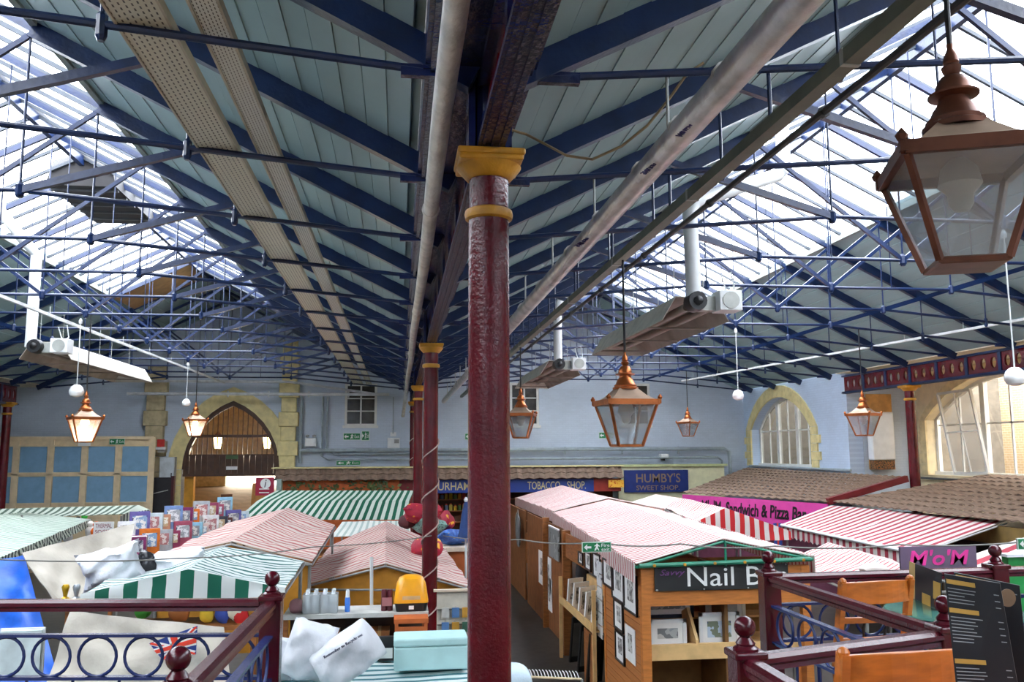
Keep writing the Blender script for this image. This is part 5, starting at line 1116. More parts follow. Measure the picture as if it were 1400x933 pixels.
for r_ in range(2):
    for k in range(12 if r_ == 0 else 11):
        s = (k + .5 * r_) / 11.2; ci = (k * 5 + r_ * 3) % 14 if k else (0 if r_ == 0 else 7); c, nm = bc[ci]
        wd, dp, h = (.34, .32, .42) if (k == 0 and r_ == 0) else (.3 + .06 * ((k * 7) % 3), .12 + .06 * ((k * 3) % 3), .36 + .07 * ((k * 5) % 3)); p = bkpos(s, r_) + Vector((-.3 * r_ - .08, 0, -.01)); rz = .2 + .12 * math.sin(k * 2.1)
        t = thing('boxed_book', '%s boxed book on the %s shelf of the stand, %s from front' % (nm, 'rear' if r_ else 'front', ORD[k]), 'book', p, rz, 'boxed books on the display stand')
        cvr = MB().bx(-wd / 2, -dp / 2, 0, wd / 2, -dp / 2 + .01, h).bx(-wd / 2, dp / 2 - .01, 0, wd / 2, dp / 2, h).bx(-wd / 2, -dp / 2, 0, -wd / 2 + .01, dp / 2, h).build('cover', M('cover_%d' % ci, c, .4, var=.15, scale=7), t, world=False)
        MB().bx(-wd / 2 + .01, -dp / 2 + .01, .01, wd / 2 - .008, dp / 2 - .01, h - .01).build('pages', paper_m, t, world=False)
        MB().bx(-wd * .36, -dp / 2 - .003, h * .35, wd * .36, -dp / 2, h * .85).build('cover_picture', patchwork('art_%d' % (k % 5), ARTS[k % 5], 11), cvr, world=False)

# --- goods bench before the mustard gable
bn = thing('goods_bench', 'grey topped goods bench before the mustard gable', 'bench', (-.45, 10.95, 0)); gt = M('bench_grey_top', (196, 196, 190), .5)
MB().bx(-1.33, 10.7, 1.93, .385, 11.25, 1.98).build('top', gt, bn); MB().bx(-1.3, 11.2, 0, .37, 11.24, 1.93).build('back_panel', M('bench_dark_back', (70, 54, 46), .7), bn)
MB().bx(-1.3, 10.75, 1.42, .37, 11.2, 1.45).build('lower_shelf', wood2_m, bn)
for x in (-1.3, -.4, .34): MB().bx(x - .03, 10.72, 0, x + .03, 10.78, 1.93).build('leg', wood2_m, bn)
for k in range(4):
    x = -1.1 + k * .3; o = MB().bx(x - .12, 10.8, 1.452, x + .12, 11.1, 1.452 + .27 + .03 * (k % 2)).build('carton', M('cardboard', (150, 98, 54), .8, var=.15)); tag(o, 'brown carton on the shelf under the goods bench, %s from the left' % ORD[k], 'box', 'cartons under the goods bench'); MB().bx(x - .02, 10.795, 1.452, x + .02, 11.105, 1.725 + .03 * (k % 2)).build('tape', M('brown_tape', (186, 150, 96), .4), o)
st_ = thing('wooden_stool', 'orange wooden stool under the yellow pet house', 'stool', (.22, 10.6, 1.45)); pS = atY(562, 846, 10.55)
MB().bx(pS.x - .2, 10.4, pS.z - .03, pS.x + .2, 10.7, pS.z + .02).build('seat', M('orange_stool', (190, 96, 40), .5), st_); MB().bx(pS.x - .18, 10.42, pS.z - .12, pS.x + .18, 10.44, pS.z - .07).build('rail', M('orange_stool', (190, 96, 40)), st_)
for sx in (-.17, .17):
    for y in (10.43, 10.67): MB().bx(pS.x + sx - .02, y - .02, .0, pS.x + sx + .02, y + .02, pS.z - .03).build('leg', M('orange_stool', (190, 96, 40)), st_)
TZ = 1.98
wrapm = M('bottle_wrap', (222, 228, 232), .15, var=.25, scale=16)
for k, (u, nm) in enumerate(((426, 'left'), (450, 'right'))):
    b = atY(u, 832, 10.85); t = thing('bottle_pack', 'shrink wrapped pack of clear bottles on the goods bench, %s of the pair' % nm, 'bottles', (b.x, 10.85, TZ))
    for i in range(2):
        for j in range(2): MB().lathe([(.044, TZ), (.05, TZ + .02), (.05, TZ + .18), (.022, TZ + .235), (.02, TZ + .27)], 10, (b.x - .05 + i * .1, 10.81 + j * .1, 0)).build('bottle', wrapm, t, smooth=True)
    MB().bx(b.x - .102, 10.755, TZ, b.x + .102, 10.965, TZ + .22).build('shrink_wrap', glass('wrap_film', (236, 240, 240), .25, .2, haze=.3), t)
b = atY(475, 832, 10.85); t = thing('spray_bottle', 'blue spray bottle with white cap on the goods bench', 'bottle', (b.x, 10.85, TZ)); MB().lathe([(.03, TZ), (.032, TZ + .02), (.032, TZ + .15), (.026, TZ + .17)], 14, (b.x, 10.85, 0)).build('body', M('spray_blue', (60, 116, 200), .4), t, smooth=True); MB().lathe([(.024, TZ + .17), (.022, TZ + .24), (.016, TZ + .26)], 12, (b.x, 10.85, 0)).build('cap', white_m, t, smooth=True)
b = atY(405, 832, 10.85); blob('plastic_dome', 'dusty pink domed packet at the left end of the goods bench', 'packet', (b.x, 10.86, TZ + .08), (.17, .14, .18), M('dusty_pink', (170, 120, 124), .4), lump=.03, seed=3)
b = atY(529, 832, 10.85); t = thing('canister', 'dark maroon twin canister beside the yellow pet house', 'canister', (b.x, 10.85, TZ))
for s in (-.035, .035): MB().lathe([(.036, TZ), (.036, TZ + .22), (.03, TZ + .25)], 12, (b.x + s, 10.85, 0)).build('tin', M('maroon_tin', (90, 30, 40), .35), t, smooth=True)
MB().bx(b.x - .06, 10.805, TZ + .06, b.x + .06, 10.812, TZ + .16).build('label_band', M('tin_label', (170, 110, 110), .5), t)
# yellow covered pet tray
b = atY(562, 835, 10.85); t = thing('pet_house', 'yellow hooded pet litter house with black base on the goods bench', 'pet house', (b.x, 10.88, TZ))
def rrect(w_, d_, r_, n=4):
    out = []
    for cx_, cy_, a0 in ((w_ / 2 - r_, d_ / 2 - r_, 0), (-w_ / 2 + r_, d_ / 2 - r_, 90), (-w_ / 2 + r_, -d_ / 2 + r_, 180), (w_ / 2 - r_, -d_ / 2 + r_, 270)):
        for k in range(n + 1): a = math.radians(a0 + 90 * k / n); out.append((cx_ + r_ * math.cos(a), cy_ + r_ * math.sin(a)))
    return out
def loft(rings):
    m = MB(); n = len(rings[0][1]); vs = []
    for z_, rg in rings: vs += [(x, y, z_) for x, y in rg]
    fs = [(i * n + j, i * n + (j + 1) % n, (i + 1) * n + (j + 1) % n, (i + 1) * n + j) for i in range(len(rings) - 1) for j in range(n)]
    fs += [tuple(range(n))[::-1], tuple((len(rings) - 1) * n + j for j in range(n))]
    return m.add(vs, fs)
def place(mb, c): mb.v = [(v[0] + c[0], v[1] + c[1], v[2] + c[2]) for v in mb.v]; return mb
yel = M('yellow_plastic', (240, 164, 28), .3, var=.05)
place(loft([(0, rrect(.36, .34, .04)), (.1, rrect(.40, .36, .05))]), (b.x, 10.9, TZ)).build('base_tray', black_m, t, smooth=True)
place(loft([(.1, rrect(.41, .37, .05)), (.13, rrect(.41, .37, .05)), (.3, rrect(.36, .33, .07)), (.38, rrect(.29, .27, .09)), (.41, rrect(.16, .14, .06))]), (b.x, 10.9, TZ)).build('hood', yel, t, smooth=True); hood = bpy.data.objects['hood']
MB().add([(b.x - .11, 10.715, TZ + .14), (b.x + .11, 10.715, TZ + .14), (b.x + .09, 10.738, TZ + .3), (b.x - .09, 10.738, TZ + .3), (b.x - .11, 10.73, TZ + .14), (b.x + .11, 10.73, TZ + .14), (b.x + .09, 10.755, TZ + .3), (b.x - .09, 10.755, TZ + .3)], [(0, 1, 2, 3), (7, 6, 5, 4), (0, 4, 5, 1), (1, 5, 6, 2), (2, 6, 7, 3), (3, 7, 4, 0)]).build('flap_door', M('smoky_flap', (206, 166, 116), .3), hood)
MB().bx(b.x - .03, 10.705, TZ + .03, b.x + .03, 10.72, TZ + .07).build('badge', paper_m, t)
# --- aqua striped sheet roof with sacks and cool box
t = thing('market_stall', 'aqua striped flat stall roof carrying sacks at bottom centre', 'stall', (-.2, 9.8, 0))
q = [Vector((-1.3, 8.7, 1.50)), Vector((.83, 8.7, 1.50)), Vector((.86, 10.1, 1.6)), Vector((-1.33, 10.1, 1.6))]
MB().sheet(q[0], q[3], q[2], q[1], 10, 10, .02, .006).build('canopy', aquast, t, smooth=True)
for p in q: MB().tube([(p.x * .97, p.y, 0), (p.x * .97, p.y, p.z - .05)], .025, 6).build('post', frame_m, t)
MB().bx(-1.2, 9.9, .0, .75, 10.05, 1.4).build('back_panel', M('bench_dark_back', (70, 54, 46)), t)
pillow('foam_sack', 'bulging white foam sack standing on the aqua stall roof, left of the pair', 'sack', atY(422, 889, 9.3), .46, .58, .4, plast, (.15, .3, .15), wr=.03, seed=3, pinch=.0)
o = pillow('foam_sack', 'bulging white foam sack with printed line leaning right on the aqua stall roof', 'sack', atY(475, 896, 9.12), .66, .43, .42, plast, (.15, -.6, -.1), wr=.025, seed=4, pinch=-.08)
text('print', 'Remember to Recycle me', M('sack_print', (60, 66, 90), .6), o, atY(444, 901, 8.86), Vector((.80, -.02, .46)), Vector((-.46, .1, .8)), .028, .42, depth=.03)
pillow('foam_sack', 'slim white foam sack tucked against the gallery newel', 'sack', atY(390, 902, 9.5), .26, .5, .2, plast, (.1, .1, .3), wr=.03, seed=7)
t = thing('cool_box', 'pale aqua polystyrene box on the aqua stall roof', 'box', (.365, 9.6, 1.62)); aq = M('aqua_foam', (176, 212, 210), .6, var=.04)
bevel(MB().bx(-.02, 9.45, 1.60, .76, 9.85, 1.84).build('body', aq, t), .015); bevel(MB().bx(-.025, 9.44, 1.845, .765, 9.86, 1.93).build('lid', aq, t), .02)
p = atY(528, 893, 9.95); t = thing('pet_product_card', 'dark product box with white label behind the foam sacks', 'box', p); MB().bx(p.x - .1, 9.93, 1.60, p.x + .1, 9.99, 1.86).build('box', black_m, t); MB().bx(p.x - .07, 9.925, 1.63, p.x + .07, 9.93, 1.74).build('label', paper_m, t)
# --- cushions piled beyond the second column
cA = patchwork('crimson_cushion', [(120, 14, 40), (160, 24, 52), (170, 28, 54), (232, 170, 40)], 7); cB = patchwork('teal_cushion', [(60, 90, 90), (120, 160, 150), (40, 60, 70)], 22); cC = patchwork('blue_cushion', [(36, 70, 150), (50, 90, 170), (70, 120, 200), (214, 180, 80)], 8)
for k, (u, v, Yd, d, mt, ro, nm) in enumerate(((578, 703, 17.3, (.8, .64, .34), cA, .1, 'crimson and gold cushion on top of the cushion heap'), (588, 720, 17.3, (.6, .6, .27), cB, .3, 'teal patterned cushion in the middle of the heap'), (622, 735, 20.5, (.95, .64, .28), cC, .2, 'blue floral cushion at the right of the heap'), (584, 749, 17.0, (.5, .5, .4), cA, .7, 'crimson and gold cushion at the bottom left of the heap'), (558, 713, 17.5, (.32, .32, .26), M('brown_cushion', (80, 36, 40), .8), .2, 'small brown cushion at the left of the heap'), (608, 712, 20.6, (.44, .4, .4), cA, .9, 'crimson cushion half hidden behind the second column'))):
    pillow('cushion', nm, 'cushion', atY(u, v, Yd), d[0], d[1], d[2], mt, (1.25, ro * .6, .2 * k), wr=.015, seed=k + 50, group='cushions heaped by the second column', n=12)
b = atY(637, 735, 19); t = thing('closed_parasol', 'closed navy parasol with white tip left of the nearest column', 'parasol', (b.x, 19, 0)); MB().lathe([(.19, 2.02), (.14, 2.2), (.1, 2.5), (.05, 2.75), (.03, 2.8)], 12, (b.x, 19, 0)).build('folded_canopy', M('navy_canvas', (24, 56, 110), .7, var=.2), t, smooth=True); MB().lathe([(.03, 2.8), (.045, 2.84), (.02, 2.9)], 10, (b.x, 19, 0)).build('tip', white_m, t); MB().tube([(b.x, 19, 0), (b.x, 19, 2.05)], .025, 8).build('pole', white_m, t)
k0 = thing('kiosk', 'rust brown kiosk wall topped by blue cushions beyond the second column', 'kiosk', (1.5, 20.3, 0)); MB().bx(.95, 20.1, 0, 2.2, 20.3, 1.62).build('brown_panel', M('rust_brown_panel', (176, 90, 40), .6, var=.15), k0); MB().bx(.9, 20.02, 1.62, 2.26, 21.1, 1.71).build('pale_top', M('pale_counter', (226, 206, 184), .6), k0); MB().bx(2.16, 20.3, 0, 2.2, 21.0, 1.62).build('side_panel', M('rust_brown_panel', (176, 90, 40)), k0)
k1 = thing('slat_display', 'cream slat wall display right of the goods bench', 'display', (.95, 12.2, 0)); MB().bx(.55, 12.05, 0, 1.4, 12.15, 2.0).build('slat_panel', M('cream_slatwall', (206, 200, 184), .6), k1)
MB().bx(.5, 12.0, 2.0, 1.45, 12.06, 2.03).build('trim', M('pale_counter', (226, 206, 184)), k1)
for j in range(6): MB().bx(.55, 12.035, .75 + j * .2, 1.4, 12.05, .77 + j * .2).build('slat_groove', M('groove_grey', (120, 116, 106), .6), k1)
pkc = [(206, 206, 200), (90, 130, 180), (200, 150, 60), (70, 110, 90)]
for j in range(3):
    for i in range(3):
        o = MB().box((.66 + i * .14, 12.02, 1.72 - j * .19), (.1, .02, .13)).build('blister_pack', M('pack_%d' % ((i + j) % 4), pkc[(i + j) % 4], .4)); tag(o, 'small hanging packet on the cream slat wall, row %s, %s across' % (ORD[j], ORD[i]), 'packet', 'packets on the cream slat wall'); MB().tube([(.66 + i * .14, 12.05, 1.80 - j * .19), (.66 + i * .14, 11.97, 1.80 - j * .19)], .004, 5).build('hook', galv_m, o)

# ================================================================ RIGHT HALF: PICTURE STALL AND AWNINGS
XW = 3.25
ns = canopy_stall('long pink striped stall roof of the picture and nail stall', [(3.17, 11.4, 2.40), (4.39, 11.4, 2.711), (5.66, 11.4, 2.45)], [(3.5, 19.4, 2.52), (4.78, 19.4, 2.79), (5.9, 19.4, 2.56)], pinkst, sag=.05, wr=.01, val=pinkst, valz=.26, posts=False, fmat=gtube, nu=40, seed=31, valside=(1, 1))
canopy_stall('far pink striped stall roof continuing behind the picture stall', [(3.52, 19.5, 2.54), (4.8, 19.5, 2.82), (6.1, 19.5, 2.56)], [(3.68, 27, 2.45), (5.14, 27, 2.815), (6.6, 27, 2.43)], pinkst, sag=.05, wr=.014, val=pinkst, valz=.24, fmat=wood2_m, nu=34, seed=37)
MB().tube([(4.41, 11.38, 2.34), (4.41, 11.38, 2.68)], .018, 8).build('king_post', gtube, ns)
MB().tube([(3.2, 11.36, 2.37), (5.62, 11.36, 2.41)], .03, 8).build('front_bar', gtube, ns)
for k in range(6): MB().lathe([(.0, -.012), (.022, -.01), (.022, .0), (0, .002)], 8, (3.4 + k * .42, 11.33, 2.375 + k * .006), axis='y').build('brass_stud', gold_m, ns)
MB().bx(3.24, 11.42, 0, 3.36, 11.52, 2.32).build('corner_post', wood_m, ns); MB().bx(5.5, 11.42, 0, 5.62, 11.52, 2.32).build('corner_post', wood_m, ns)
MB().bx(3.36, 11.43, 1.83, 5.5, 11.5, 2.32).build('header_board', wood_m, ns)
# slat wall on the aisle side
for j in range(22): MB().bx(XW - .0, 11.52, j * .105, XW + .03, 13.55, j * .105 + .098).build('slat', M('slatwall_maple', (178, 112, 60), .5, var=.08, stretch=(1, .2, 6)), ns)
MB().bx(XW - .01, 13.5, 0, XW + .04, 13.6, 2.35).build('trim_strip', wood_m, ns)
for y0, y1 in ((16.9, 19.4), (20.0, 22.6), (23.0, 26.8)): MB().bx(XW + .12, y0, 0, XW + .16, y1, 2.3).build('side_panel', M('brown_ply_panel', (132, 82, 44), .6, var=.15), ns)
MB().bx(XW - .05, 16.75, 0, XW + .1, 16.9, 2.35).build('door_post', wood2_m, ns); MB().bx(XW + .0, 19.4, 0, XW + .15, 19.5, 2.4).build('door_post', wood2_m, ns)
MB().bx(XW + 1.2, 11.6, 0, XW + 1.25, 19.2, 2.3).build('inner_partition', M('stall_inner', (120, 84, 40), .7), ns)
MB().bx(3.4, 12.6, 0, 5.5, 12.65, 2.3).build('inner_back', M('stall_inner_back', (150, 110, 60), .7), ns)
MB().bx(3.36, 11.6, 1.18, 5.5, 12.6, 1.22).build('counter_top', wood3_m, ns); MB().bx(3.36, 12.2, 1.5, 5.5, 12.6, 1.53).build('shelf', wood3_m, ns); MB().bx(3.36, 11.55, 1.1, 5.5, 11.62, 1.3).build('counter_rail', wood3_m, ns)
sg_ = thing('stall_sign', 'black banner reading Savvy Nail B on the picture stall front', 'sign', (4.2, 11.4, 2.03)); sgm = M('black_banner', (40, 40, 40), .5, var=.08)
ban = MB().bx(3.42, 11.395, 2.03, 5.3, 11.42, 2.36).build('banner', sgm, sg_)
text('sign_lettering', 'Nail Bar', paper_m, ban, (3.87, 11.39, 2.085), (1, 0, 0), (0, 0, 1), .245, 1.4, bold=.0)
text('sign_lettering', 'Savvy', M('purple_script', (120, 66, 130), .5), ban, (3.49, 11.39, 2.235), (1, 0, 0), (0, 0, 1), .075, .35, shear=.35)
for x in (3.44, 3.45, 4.1, 4.72, 5.27):
    for z_ in (2.045, 2.345): MB().lathe([(0, -.006), (.012, -.004), (.012, 0), (0, .001)], 8, (x, 11.393, z_), axis='y').build('eyelet', galv_m, ban)
def picture(label, u0, v0, u1, v1, X, frame=True, grp='pictures on the picture stall wall', dark=(30, 28, 28)):
    um, vm = (u0 + u1) / 2, (v0 + v1) / 2; ya, yb = atX(u0, vm, X).y, atX(u1, vm, X).y; ya, yb = min(ya, yb), max(ya, yb); za, zb = atX(um, v1, X).z, atX(um, v0, X).z
    t = thing('framed_picture', label, 'picture', (X, (ya + yb) / 2, za), group=grp); b = .028 if frame else .0
    if frame:
        for r_ in ((ya, za, yb, za + b), (ya, zb - b, yb, zb), (ya, za + b, ya + b, zb - b), (yb - b, za + b, yb, zb - b)): MB().bx(X - .03, r_[0], r_[1], X, r_[2], r_[3]).build('frame_side', M('frame_dark', dark, .4), t)
    mo = MB().bx(X - .012, ya + b, za + b, X, yb - b, zb - b).build('mount', paper_m, t)
    w_, h_ = yb - ya, zb - za; MB().bx(X - .014, ya + w_ * .28, za + h_ * .28, X - .011, yb - w_ * .28, zb - h_ * .2).build('print', patchwork('print_grey', [(60, 60, 58), (130, 128, 124), (196, 196, 190), (90, 90, 86)], 9), mo)
X0 = XW - .004
for k, r_ in enumerate(((826, 766, 840, 803), (838, 769, 855, 822), (854, 784, 872, 838))): picture('black framed picture high on the slat wall, %s from the left' % ORD[k], *r_, X0)
picture('black framed picture at middle height on the slat wall', 841, 822, 853, 862, X0); picture('black framed picture low on the slat wall', 843, 865, 855, 906, X0); picture('unframed white print low on the slat wall near the corner', 856, 858, 869, 905, X0, frame=False)
for k, r_ in enumerate(((792, 755, 798, 772), (801, 755, 809, 780), (812, 757, 822, 791))): picture('black framed picture hanging above the print rack, %s from the left' % ORD[k], *r_, XW - .0)
for k, r_ in enumerate(((737, 755, 746, 800), (746, 762, 754, 810), (747, 790, 755, 834))): picture('white notice sheet on the brown stall panel, %s from the left' % ORD[k], *r_, XW + .115, frame=False, grp='notices on the brown panel')
# header rail carrying the hanging pictures
MB().bx(XW + .002, 13.6, 1.85, XW + .04, 16.75, 2.3).build('header_rail', wood2_m, ns)
# print rack
rk = thing('print_rack', 'pine print rack standing along the aisle', 'rack', (XW - .1, 15, 0))
MB().bx(XW - .16, 13.75, 0, XW - .1, 13.81, 1.68).build('upright', wood3_m, rk); MB().bx(XW - .16, 16.6, 0, XW - .1, 16.66, 1.5).build('upright', wood3_m, rk)
MB().bx(XW - .16, 13.8, 1.02, XW + .3, 16.6, 1.05).build('shelf', wood3_m, rk); MB().bx(XW - .17, 13.8, 1.05, XW - .14, 16.6, 1.16).build('lip', wood3_m, rk); MB().bx(XW + .26, 13.8, 1.05, XW + .3, 16.6, 1.62).build('back_board', wood3_m, rk)
MB().bx(XW - .12, 13.85, .0, XW - .1, 14.6, .95).build('front_board', wood2_m, rk)
for k in range(5):
    y = 14.0 + k * .5; o = MB().box((XW + .02, y, 1.32), (.36, .03, .48), rz=.55, rx=.12).build('mounted_print', paper_m); tag(o, 'mounted print leaning in the pine print rack, %s from the viewer' % ORD[k], 'print', 'prints leaning in the print rack')
    MB().box((XW + .012, y - .022, 1.33), (.22, .008, .3), rz=.55, rx=.12).build('photograph', patchwork('print_grey', [(60, 60, 58)], 9), o)
for k in range(3):
    y = 14.2 + k * .7; o = MB().box((XW - .02, y, .55), (.3, .04, .8), rz=.4, rx=.15).build('leaning_frame', M('frame_dark', (30, 28, 28))); tag(o, 'dark frame leaning under the print rack, %s from the viewer' % ORD[k], 'frame', 'frames under the print rack'); MB().box((XW - .03, y - .03, .55), (.2, .01, .6), rz=.4, rx=.15).build('canvas', M('dim_canvas', (96, 92, 84), .7), o)
t = thing('card_strip', 'hanging clear strip of postcards beside the print rack', 'display', (XW - .02, 13.6, .9))
for j in range(6): MB().bx(XW - .035, 13.62, .95 + j * .2, XW - .02, 13.95, 1.13 + j * .2).build('postcard', patchwork('card_art', [(170, 176, 182), (214, 216, 216), (120, 126, 132)], 6), t)
o = MB().box((XW + .0, 18.0, 1.98), (.03, 1.1, .62), rx=0).build('poster', patchwork('grey_poster', [(80, 84, 84), (130, 136, 134), (170, 174, 172)], 4)); tag(o, 'grey photographic poster hanging under the canopy of the picture stall', 'poster'); MB().box((XW - .005, 18.0, 2.3), (.04, 1.12, .03)).build('top_batten', white_m, o)
o = blob('hanging_coat', 'dark coat hanging inside the picture stall doorway', 'coat', (XW + .2, 16.2, 1.62), (.24, .3, .5), M('dark_coat', (34, 32, 36), .8), lump=.06, seed=71); MB().lathe([(.01, 1.86), (.03, 1.9), (.01, 2.0)], 8, (XW + .2, 16.2, 0)).build('hook', galv_m, o)
# framed pictures inside the stall front
def front_pic(label, x0, z0, x1, z1, y, fr, cols):
    t = thing('framed_picture', label, 'picture', ((x0 + x1) / 2, y, z0)); b = .07
    for r_ in ((x0, z0, x1, z0 + .05), (x0, z1 - .05, x1, z1), (x0, z0, x0 + .05, z1), (x1 - .05, z0, x1, z1)): MB().bx(r_[0], y - .03, r_[1], r_[2], y, r_[3]).build('frame_side', M('frame_navy', (40, 44, 60), .5) if fr else white_m, t)
    mo = MB().bx(x0 + .04, y - .015, z0 + .04, x1 - .04, y, z1 - .04).build('mount', paper_m, t); MB().bx(x0 + .12, y - .018, z0 + .12, x1 - .12, y - .014, z1 - .12).build('painting', patchwork('painting_%d' % int(x0 * 10), cols, 5), mo)
sea = [(150, 156, 160), (176, 180, 180), (120, 124, 126), (200, 200, 196)]
front_pic('large seascape picture leaning inside the picture stall', 3.4, 1.54, 4.2, 2.02, 12.15, True, sea); front_pic('smaller grey picture leaning beside the large seascape', 4.36, 1.40, 4.95, 2.0, 12.1, False, [(130, 140, 150), (170, 176, 180), (100, 110, 120)])
front_pic('mounted harbour print lying low on the stall counter', 3.42, 1.225, 3.95, 1.6, 11.75, False, [(150, 170, 190), (210, 200, 190), (170, 90, 80), (230, 230, 226)]); front_pic('blue landscape print beside the wooden divider', 4.12, 1.225, 4.7, 1.68, 11.72, False, [(90, 120, 160), (190, 206, 220), (120, 130, 110), (60, 80, 110)])
o = MB().prism([(11.56, 1.22), (12.2, 1.22), (12.2, 1.6), (11.9, 1.72), (11.56, 1.35)], 'x', 4.02, 4.06).build('divider', wood3_m); tag(o, 'curved pine divider between the prints on the counter', 'divider')
# hanging clothes far along the aisle
for k in range(5):
    y = 23.4 + k * .6; c = [(120, 120, 120), (90, 86, 80), (170, 166, 150), (200, 190, 90), (60, 60, 70)][k]; nm = ['grey', 'brown', 'fawn', 'yellow', 'navy'][k]
    o = blob('hanging_garment', '%s garment hanging on the aisle side of the far pink stall' % nm, 'garment', (3.25 + .07 * k, y, 1.75), (.12, .42, .9), M('garment_%s' % nm, c, .9), lump=.05, seed=k + 80, n=12); MB().tube([(3.25 + .07 * k, y, 2.18), (3.25 + .07 * k, y, 2.3)], .006, 5).build('hanger_hook', galv_m, o)
rail_ = thing('coat_hanger_row', 'row of white coat hangers at the bottom of the aisle', 'hangers', atY(760, 930, 8.6)); pA, pB = atY(722, 926, 8.6), atY(795, 929, 8.6)
MB().tube([pA, pB], .012, 8).build('rail', M('pale_rail', (220, 200, 160), .5), rail_)
for k in range(16): p = pA.lerp(pB, (k + .3) / 16); MB().tube([p, p + Vector((-.02, 0, .06)), p + Vector((-.035, 0, .075))], .005, 5).build('hanger', white_m, rail_)
for p in (pA, pB): MB().tube([p, (p.x, p.y, 0)], .015, 6).build('rail_leg', frame_m, rail_)
blob('plastic_sack', 'pale blue plastic sack at the foot of the nearest column', 'sack', atY(704, 930, 8.2), (.3, .3, .3), M('pale_blue_sack', (196, 214, 224), .4, bump=.3), lump=.06, seed=91)

# --- tents and awnings further right
canopy_stall('red and white striped tent roof with bold gable behind the picture stall', [(5.8, 16.5, 2.50), (6.42, 16.5, 2.765), (7.75, 16.5, 2.29)], [(6.15, 19.5, 2.58), (6.5, 19.5, 2.80), (7.85, 19.5, 2.34)], pinkst, gable=redst, gz=2.12, seed=41)
canopy_stall('washed out pink striped roof behind the bold red tent', [(6.3, 20.5, 2.42), (7.2, 20.5, 2.68), (8.4, 20.5, 2.3)], [(6.75, 25, 2.36), (7.6, 25, 2.6), (8.7, 25, 2.2)], stripes('washed_pink', (252, 240, 236), (226, 150, 150), .12, .66), seed=47)
canopy_stall('pink striped stall roof below the crimson awning at right', [(5.95, 10.6, 2.06), (6.85, 10.9, 2.30), (7.9, 11.2, 2.02)], [(6.3, 13.6, 2.1), (7.15, 13.8, 2.36), (8.3, 14.0, 2.05)], pinkst, seed=53, sag=.03)
aw = thing('shop_awning', 'crimson striped awning with scalloped valance over the right hand shop', 'awning', (9.9, 17, 2.2))
U0, U1 = Vector((10.85, 20.7, 2.50)), atZ(1376, 712, 2.53); L0, L1 = atZ(1066, 718, 2.15), atZ(1252, 757, 2.15)
MB().sheet(U0, U1, L1, L0, 40, 6, .02, .004, ulen=6.4).build('awning_cloth', redaw, aw, smooth=True); MB().tube([L0, L1], .035, 10).build('front_bar', white_m, aw)
n_s = 28; sc = MB(); dd = (L1 - L0) / n_s
for k in range(n_s):
    a = L0 + dd * k; b = L0 + dd * (k + 1); m_ = (a + b) / 2; z0 = Vector((0, 0, -.03)); z1 = Vector((0, 0, -.22)); z2 = Vector((0, 0, -.27)); u0 = 6.4 * k / n_s; u1 = 6.4 * (k + 1) / n_s; um = (u0 + u1) / 2
    sc.add([a + z0, b + z0, b + z1, m_ + z2, a + z1], [(0, 1, 2, 3, 4)], [[(u0, 0), (u1, 0), (u1, .2), (um, .25), (u0, .2)]])
sc.build('valance', redaw, aw)
for p, q in ((U0, L0), (U1, L1), (U0.lerp(U1, .5), L0.lerp(L1, .5))): MB().tube([p - Vector((0, 0, .05)), q - Vector((0, 0, .02))], .018, 6).build('arm', white_m, aw)
nsf = thing('market_shop', 'cream and dark shop front beneath the crimson awning', 'shop', (11.2, 17, 0)); MB().bx(11.25, 12.6, 0, 11.35, 20.7, 2.45).build('shop_wall', M('olive_shop_wall', (120, 96, 50), .7), nsf)
for k in range(4): MB().bx(11.2, 13.2 + k * 1.9, .9, 11.25, 14.5 + k * 1.9, 2.1).build('dark_opening_panel', dark_m, nsf)  # solid dark panels; the colour stands in for shade inside the openings
aw2 = thing('shop_awning', 'crimson striped awning at the right edge beyond the gallery newel', 'awning', (8, 9, 2.2)); q = [atZ(1290, 772, 2.25), atZ(1400, 735, 2.45), atZ(1480, 745, 2.45), atZ(1420, 800, 2.2)]
MB().sheet(q[1], q[2], q[3], q[0], 14, 6, .01, .004).build('awning_cloth', redaw, aw2, smooth=True)
for p in q: MB().tube([(p.x, p.y, 0), (p.x, p.y, p.z - .03)], .02, 6).build('post', frame_m, aw2)
ms = thing('stall_sign', "mauve board with pink script M'o'M lettering beyond the gallery rail", 'sign', (6.27, 9.5, 2.45)); mv = M('mauve_board', (112, 92, 116), .5, var=.06); pkl = M('pink_script', (226, 60, 150), .5)
mbd = MB().bx(5.8, 9.5, 2.42, 6.76, 9.53, 2.77).build('board', mv, ms); text('sign_lettering', "M'o'M", pkl, mbd, (5.9, 9.495, 2.56), (1, 0, 0), (0, 0, 1), .17, .76, bold=.02, shear=.2); text('sign_lettering', 'sandwich & pizza', pkl, mbd, (6.0, 9.495, 2.46), (1, 0, 0), (0, 0, 1), .06, .6)
for x in (5.85, 6.7): MB().bx(x - .02, 9.53, 0, x + .02, 9.57, 2.5).build('post', frame_m, ms)
gs = thing('market_stall', 'green boarded stall end at the right edge', 'stall', (6.9, 8.6, 0)); p0, p1 = atY(1378, 762, 8.6), atY(1440, 800, 8.6); MB().bx(p0.x, 8.6, 0, p1.x + .4, 8.7, p0.z).build('green_board', M('grass_green', (40, 140, 70), .5), gs); MB().bx(p0.x - .03, 8.57, p0.z, p1.x + .43, 8.73, p0.z + .03).build('trim', white_m, gs)
fe = exit_sign('hanging green fire exit sign with arrow over the picture stall', atY(796, 756, 8.5), .295, .1, 'Fire\nexit')
exit_sign('green exit sign at the right edge beside the gallery newel', atY(1392, 752, 7.2), .3, .1, 'Fire\nexit')
